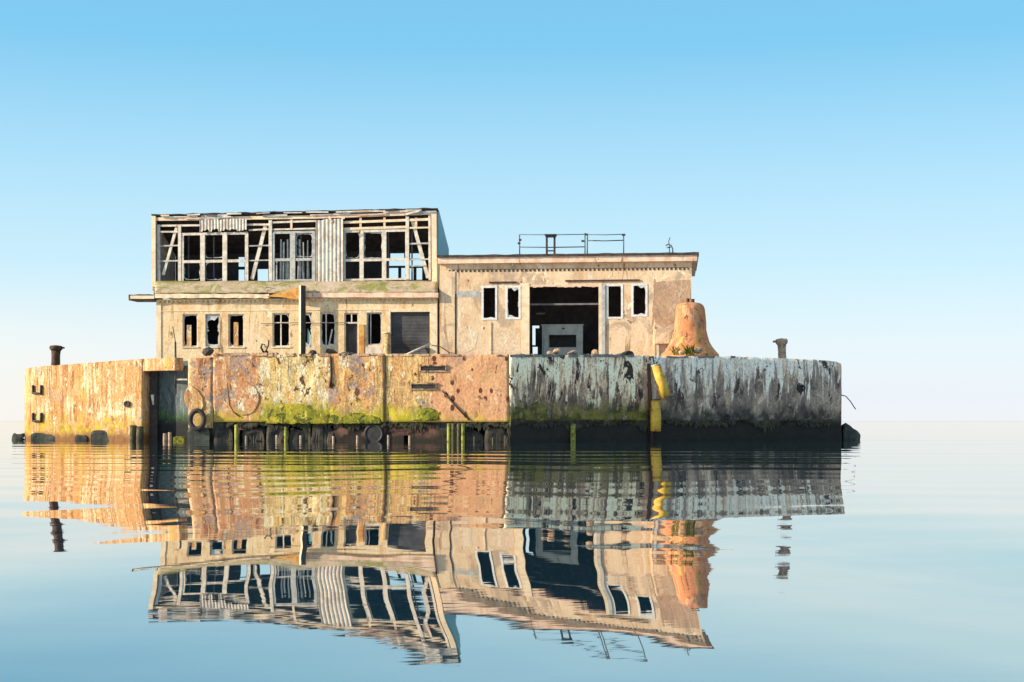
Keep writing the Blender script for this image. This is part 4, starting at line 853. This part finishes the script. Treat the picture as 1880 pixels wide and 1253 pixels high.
for u0, u1, v, lab in ((393,428,780,'black lump filling the left arched opening'),(446,486,787,'black lump in the wide arched opening, nearer the mossy stump'),(488,521,782,'black lump in the wide arched opening, nearer the widest opening'),
        (531,572,785,'black lump in the widest dark opening, beside the thin mossy stump'),(574,611,780,'black lump in the widest dark opening, beside the brown skirt'),(846,886,789,'black lump just beyond the tight stump cluster'),(890,931,785,'black lump at the corner where the salmon wall turns grey')):
    block(u0, u1, v, A_Y(u0)-.12, .8, M['blacklump'], lab, random.uniform(-.1,.3), j=.26)
tp = at(362,771,102.5)
o = MB()
for k in range(20):
    pass
pts = [Vector((math.cos(a)*.46, -.0+.05*math.sin(a), math.sin(a)*.62)) for a in [2*math.pi*k/20 for k in range(21)]]
o = o.tube(pts, .17, 10, False).build('old_tyre', M['dark'], None, True); o.location = tp; tag(o, 'black tyre hanging at the right edge of the recess', 'tyre')

# ------------------------------------------------------------------ water
def water():
    ys = [-120,-60,-30,-12,-4,0,1.5,2.5]
    y = 3.2
    while y < 160: ys.append(y); y += .10 if y < 16 else (.16 if y < 40 else (.3 if y < 110 else .8))
    y = 162
    while y < 12000: ys.append(y); y *= 1.16
    xs = [0]; x = 0
    while x < 62: x += .12 if x < 4 else (.3 if x < 12 else (.8 if x < 45 else 2)); xs.append(x)
    while x < 9000: x *= 1.35; xs.append(x)
    xs = sorted({-a for a in xs} | set(xs))
    ss = lambda a, b, t: max(0, min(1, (t-a)/(b-a)))**2*(3-2*max(0, min(1, (t-a)/(b-a))))
    rnd = random.Random(12); two = 2*math.pi
    mid = []
    for i in range(12):
        lam = rnd.uniform(3.0, 9.0); th = rnd.gauss(0, .10); sl = rnd.uniform(.0016,.0042); k = two/lam
        mid.append((k*math.sin(th), k*math.cos(th), sl/k, rnd.uniform(0, two)))
    near = []
    for i in range(9):
        lam = rnd.uniform(.9, 3.4); th = rnd.gauss(0, .55); sl = rnd.uniform(.0003,.0009); k = two/lam
        near.append((k*math.sin(th), k*math.cos(th), sl/k, rnd.uniform(0, two)))
    for th, lam, sl in ((1.15,.95,.002),(-1.05,1.3,.0018),(.7,2.1,.0012)):
        k = two/lam; near.append((k*math.sin(th), k*math.cos(th), sl/k, rnd.uniform(0, two)))
    N = noise.noise
    BB = {}; acc = 0; yy_ = 0
    for i in range(1200):
        BB[i] = acc; yy_ = i*.1; acc += .1*ss(3, 6, yy_)*(1-ss(11, 20, yy_))
    B12 = BB[130]
    vs = []
    for y in ys:
        wm = ss(13, 30, y)*(1-ss(100, 170, y)); wn = ss(2, 5, y)*(1-ss(20, 34, y)); ws = ss(3, 7, y)*(1-ss(15, 30, y))
        for x in xs:
            if abs(x) > .55*y+30 or y < 2 or y > 175: vs.append((x, y, 0)); continue
            fade = 1-ss(.40*y+10, .55*y+30, abs(x))
            h = 0
            if wm: 
                pat = .55+.9*max(0, .5+N(Vector((x*.03+5, y*.035, 0))))
                h += wm*pat*sum(a*math.cos(kx*x+ky*y+p) for kx, ky, a, p in mid)
            if wn: h += wn*sum(a*math.cos(kx*x+ky*y+p) for kx, ky, a, p in near)
            if y < 80: h += (-.0185*math.sin(two*(x-.12)/9)*math.exp(-(x/9)**2))*(BB[int(y*10)]-B12)*(1-ss(26, 78, y))*ss(1, 4, y)
            vs.append((x, y, h*fade))
    nx = len(xs); fs = [(j*nx+i, j*nx+i+1, (j+1)*nx+i+1, (j+1)*nx+i) for j in range(len(ys)-1) for i in range(nx-1)]
    me = bpy.data.meshes.new('sea_water'); me.from_pydata(vs, [], fs); me.update(); me.polygons.foreach_set('use_smooth', [True]*len(me.polygons))
    n = NT('sea_water')
    fr = n.new('ShaderNodeFresnel'); fr.inputs['IOR'].default_value = 1.33
    bp = n.new('ShaderNodeBump'); bp.inputs['Strength'].default_value = .04; bp.inputs['Distance'].default_value = .012
    n.l(n.noise((.8,2.6,1), 3, .5), bp.inputs['Height']); n.l(bp.outputs[0], fr.inputs['Normal'])
    gl = n.new('ShaderNodeBsdfGlossy'); gl.inputs['Roughness'].default_value = .012; gl.inputs['Color'].default_value = (1,.965,.905,1); n.l(bp.outputs[0], gl.inputs['Normal'])
    df = n.new('ShaderNodeBsdfDiffuse'); df.inputs['Color'].default_value = (.008,.06,.10,1)
    mx = n.new('ShaderNodeMixShader'); n.l(n.math('POWER', fr.outputs[0], .40), mx.inputs[0]); n.l(df.outputs[0], mx.inputs[1]); n.l(gl.outputs[0], mx.inputs[2]); n.l(mx.outputs[0], n.out.inputs[0])
    me.materials.append(n.m); o = bpy.data.objects.new('sea_water', me); COL.objects.link(o); tag(o, 'calm pale blue sea mirroring the platform', None, None, 'structure')
water()

# ------------------------------------------------------------------ sky, sun, camera
SUN_A, SUN_E = R(14), R(21)
EXPO = .6; SKY = 1.09*2**-EXPO
to_sun = Vector((-math.cos(SUN_A)*math.cos(SUN_E), -math.sin(SUN_A)*math.cos(SUN_E), math.sin(SUN_E)))
w = bpy.data.worlds.new('World'); S.world = w; w.use_nodes = True; t = w.node_tree; t.nodes.clear()
nn = lambda k, **p: (lambda n: ([setattr(n, a, b) for a, b in p.items()], n)[1])(t.nodes.new(k))
out = nn('ShaderNodeOutputWorld'); sky = nn('ShaderNodeTexSky', sky_type='NISHITA'); sky.sun_disc = False; sky.sun_elevation = SUN_E
sky.sun_rotation = math.atan2(to_sun.x, to_sun.y); sky.air_density = 1; sky.dust_density = 1.5; sky.ozone_density = 2
b1 = nn('ShaderNodeBackground'); b1.inputs[1].default_value = .12; t.links.new(sky.outputs[0], b1.inputs[0])
tc = nn('ShaderNodeTexCoord'); sp = nn('ShaderNodeSeparateXYZ'); t.links.new(tc.outputs['Generated'], sp.inputs[0])
cr = nn('ShaderNodeValToRGB'); t.links.new(sp.outputs[2], cr.inputs[0]); e = cr.color_ramp.elements
stops = [(0,(.90,.93,.985)),(.018,(.84,.91,.975)),(.05,(.78,.90,.965)),(.10,(.58,.83,.95)),(.16,(.42,.735,.93)),(.24,(.195,.575,.855)),(.30,(.20,.54,.84)),(.45,(.36,.52,.70)),(1,(.44,.50,.60))]
e[0].position, e[0].color = stops[0][0], (*stops[0][1],1); e[1].position, e[1].color = stops[-1][0], (*stops[-1][1],1)
for p_, c in stops[1:-1]: q_ = e.new(p_); q_.color = (*c,1)
# warm glow low down towards the sun
dt = nn('ShaderNodeVectorMath', operation='DOT_PRODUCT'); t.links.new(tc.outputs['Generated'], dt.inputs[0]); dt.inputs[1].default_value = (-.95,.31,0)
m1 = nn('ShaderNodeMapRange', interpolation_type='SMOOTHSTEP'); t.links.new(dt.outputs['Value'], m1.inputs[0]); m1.inputs[1].default_value = .25; m1.inputs[2].default_value = .75
m2 = nn('ShaderNodeMapRange', interpolation_type='SMOOTHSTEP'); t.links.new(sp.outputs[2], m2.inputs[0]); m2.inputs[1].default_value = 0; m2.inputs[2].default_value = .10; m2.inputs[3].default_value = 1; m2.inputs[4].default_value = 0
mm = nn('ShaderNodeMath', operation='MULTIPLY'); t.links.new(m1.outputs[0], mm.inputs[0]); t.links.new(m2.outputs[0], mm.inputs[1])
mc = nn('ShaderNodeMix', data_type='RGBA'); t.links.new(mm.outputs[0], mc.inputs[0]); t.links.new(cr.outputs[0], mc.inputs[6]); mc.inputs[7].default_value = (1.0,.955,.88,1)
b2 = nn('ShaderNodeBackground'); t.links.new(mc.outputs[2], b2.inputs[0]); b2.inputs[1].default_value = SKY
mx = nn('ShaderNodeMixShader'); mx.inputs[0].default_value = .85; t.links.new(b1.outputs[0], mx.inputs[1]); t.links.new(b2.outputs[0], mx.inputs[2]); t.links.new(mx.outputs[0], out.inputs[0])
sl_ = bpy.data.lights.new('sun', 'SUN'); sl_.energy = 5; sl_.angle = R(.5); sl_.color = (1,.83,.61)
so = bpy.data.objects.new('sun', sl_); COL.objects.link(so); so.rotation_euler = to_sun.to_track_quat('Z', 'Y').to_euler(); so.location = to_sun*60
cam = bpy.data.cameras.new('camera'); co = bpy.data.objects.new('camera', cam); COL.objects.link(co)
co.location = (0,0,CH); co.rotation_euler = (R(90),0,0); cam.sensor_width = 36; cam.lens = f/1880*36; cam.shift_y = (V0-626.5)/1880; cam.clip_end = 30000; cam.clip_start = .1
S.camera = co
S.view_settings.view_transform = 'Standard'; S.view_settings.look = 'None'; S.view_settings.exposure = EXPO; S.view_settings.gamma = 1
S.cycles.max_bounces = 8
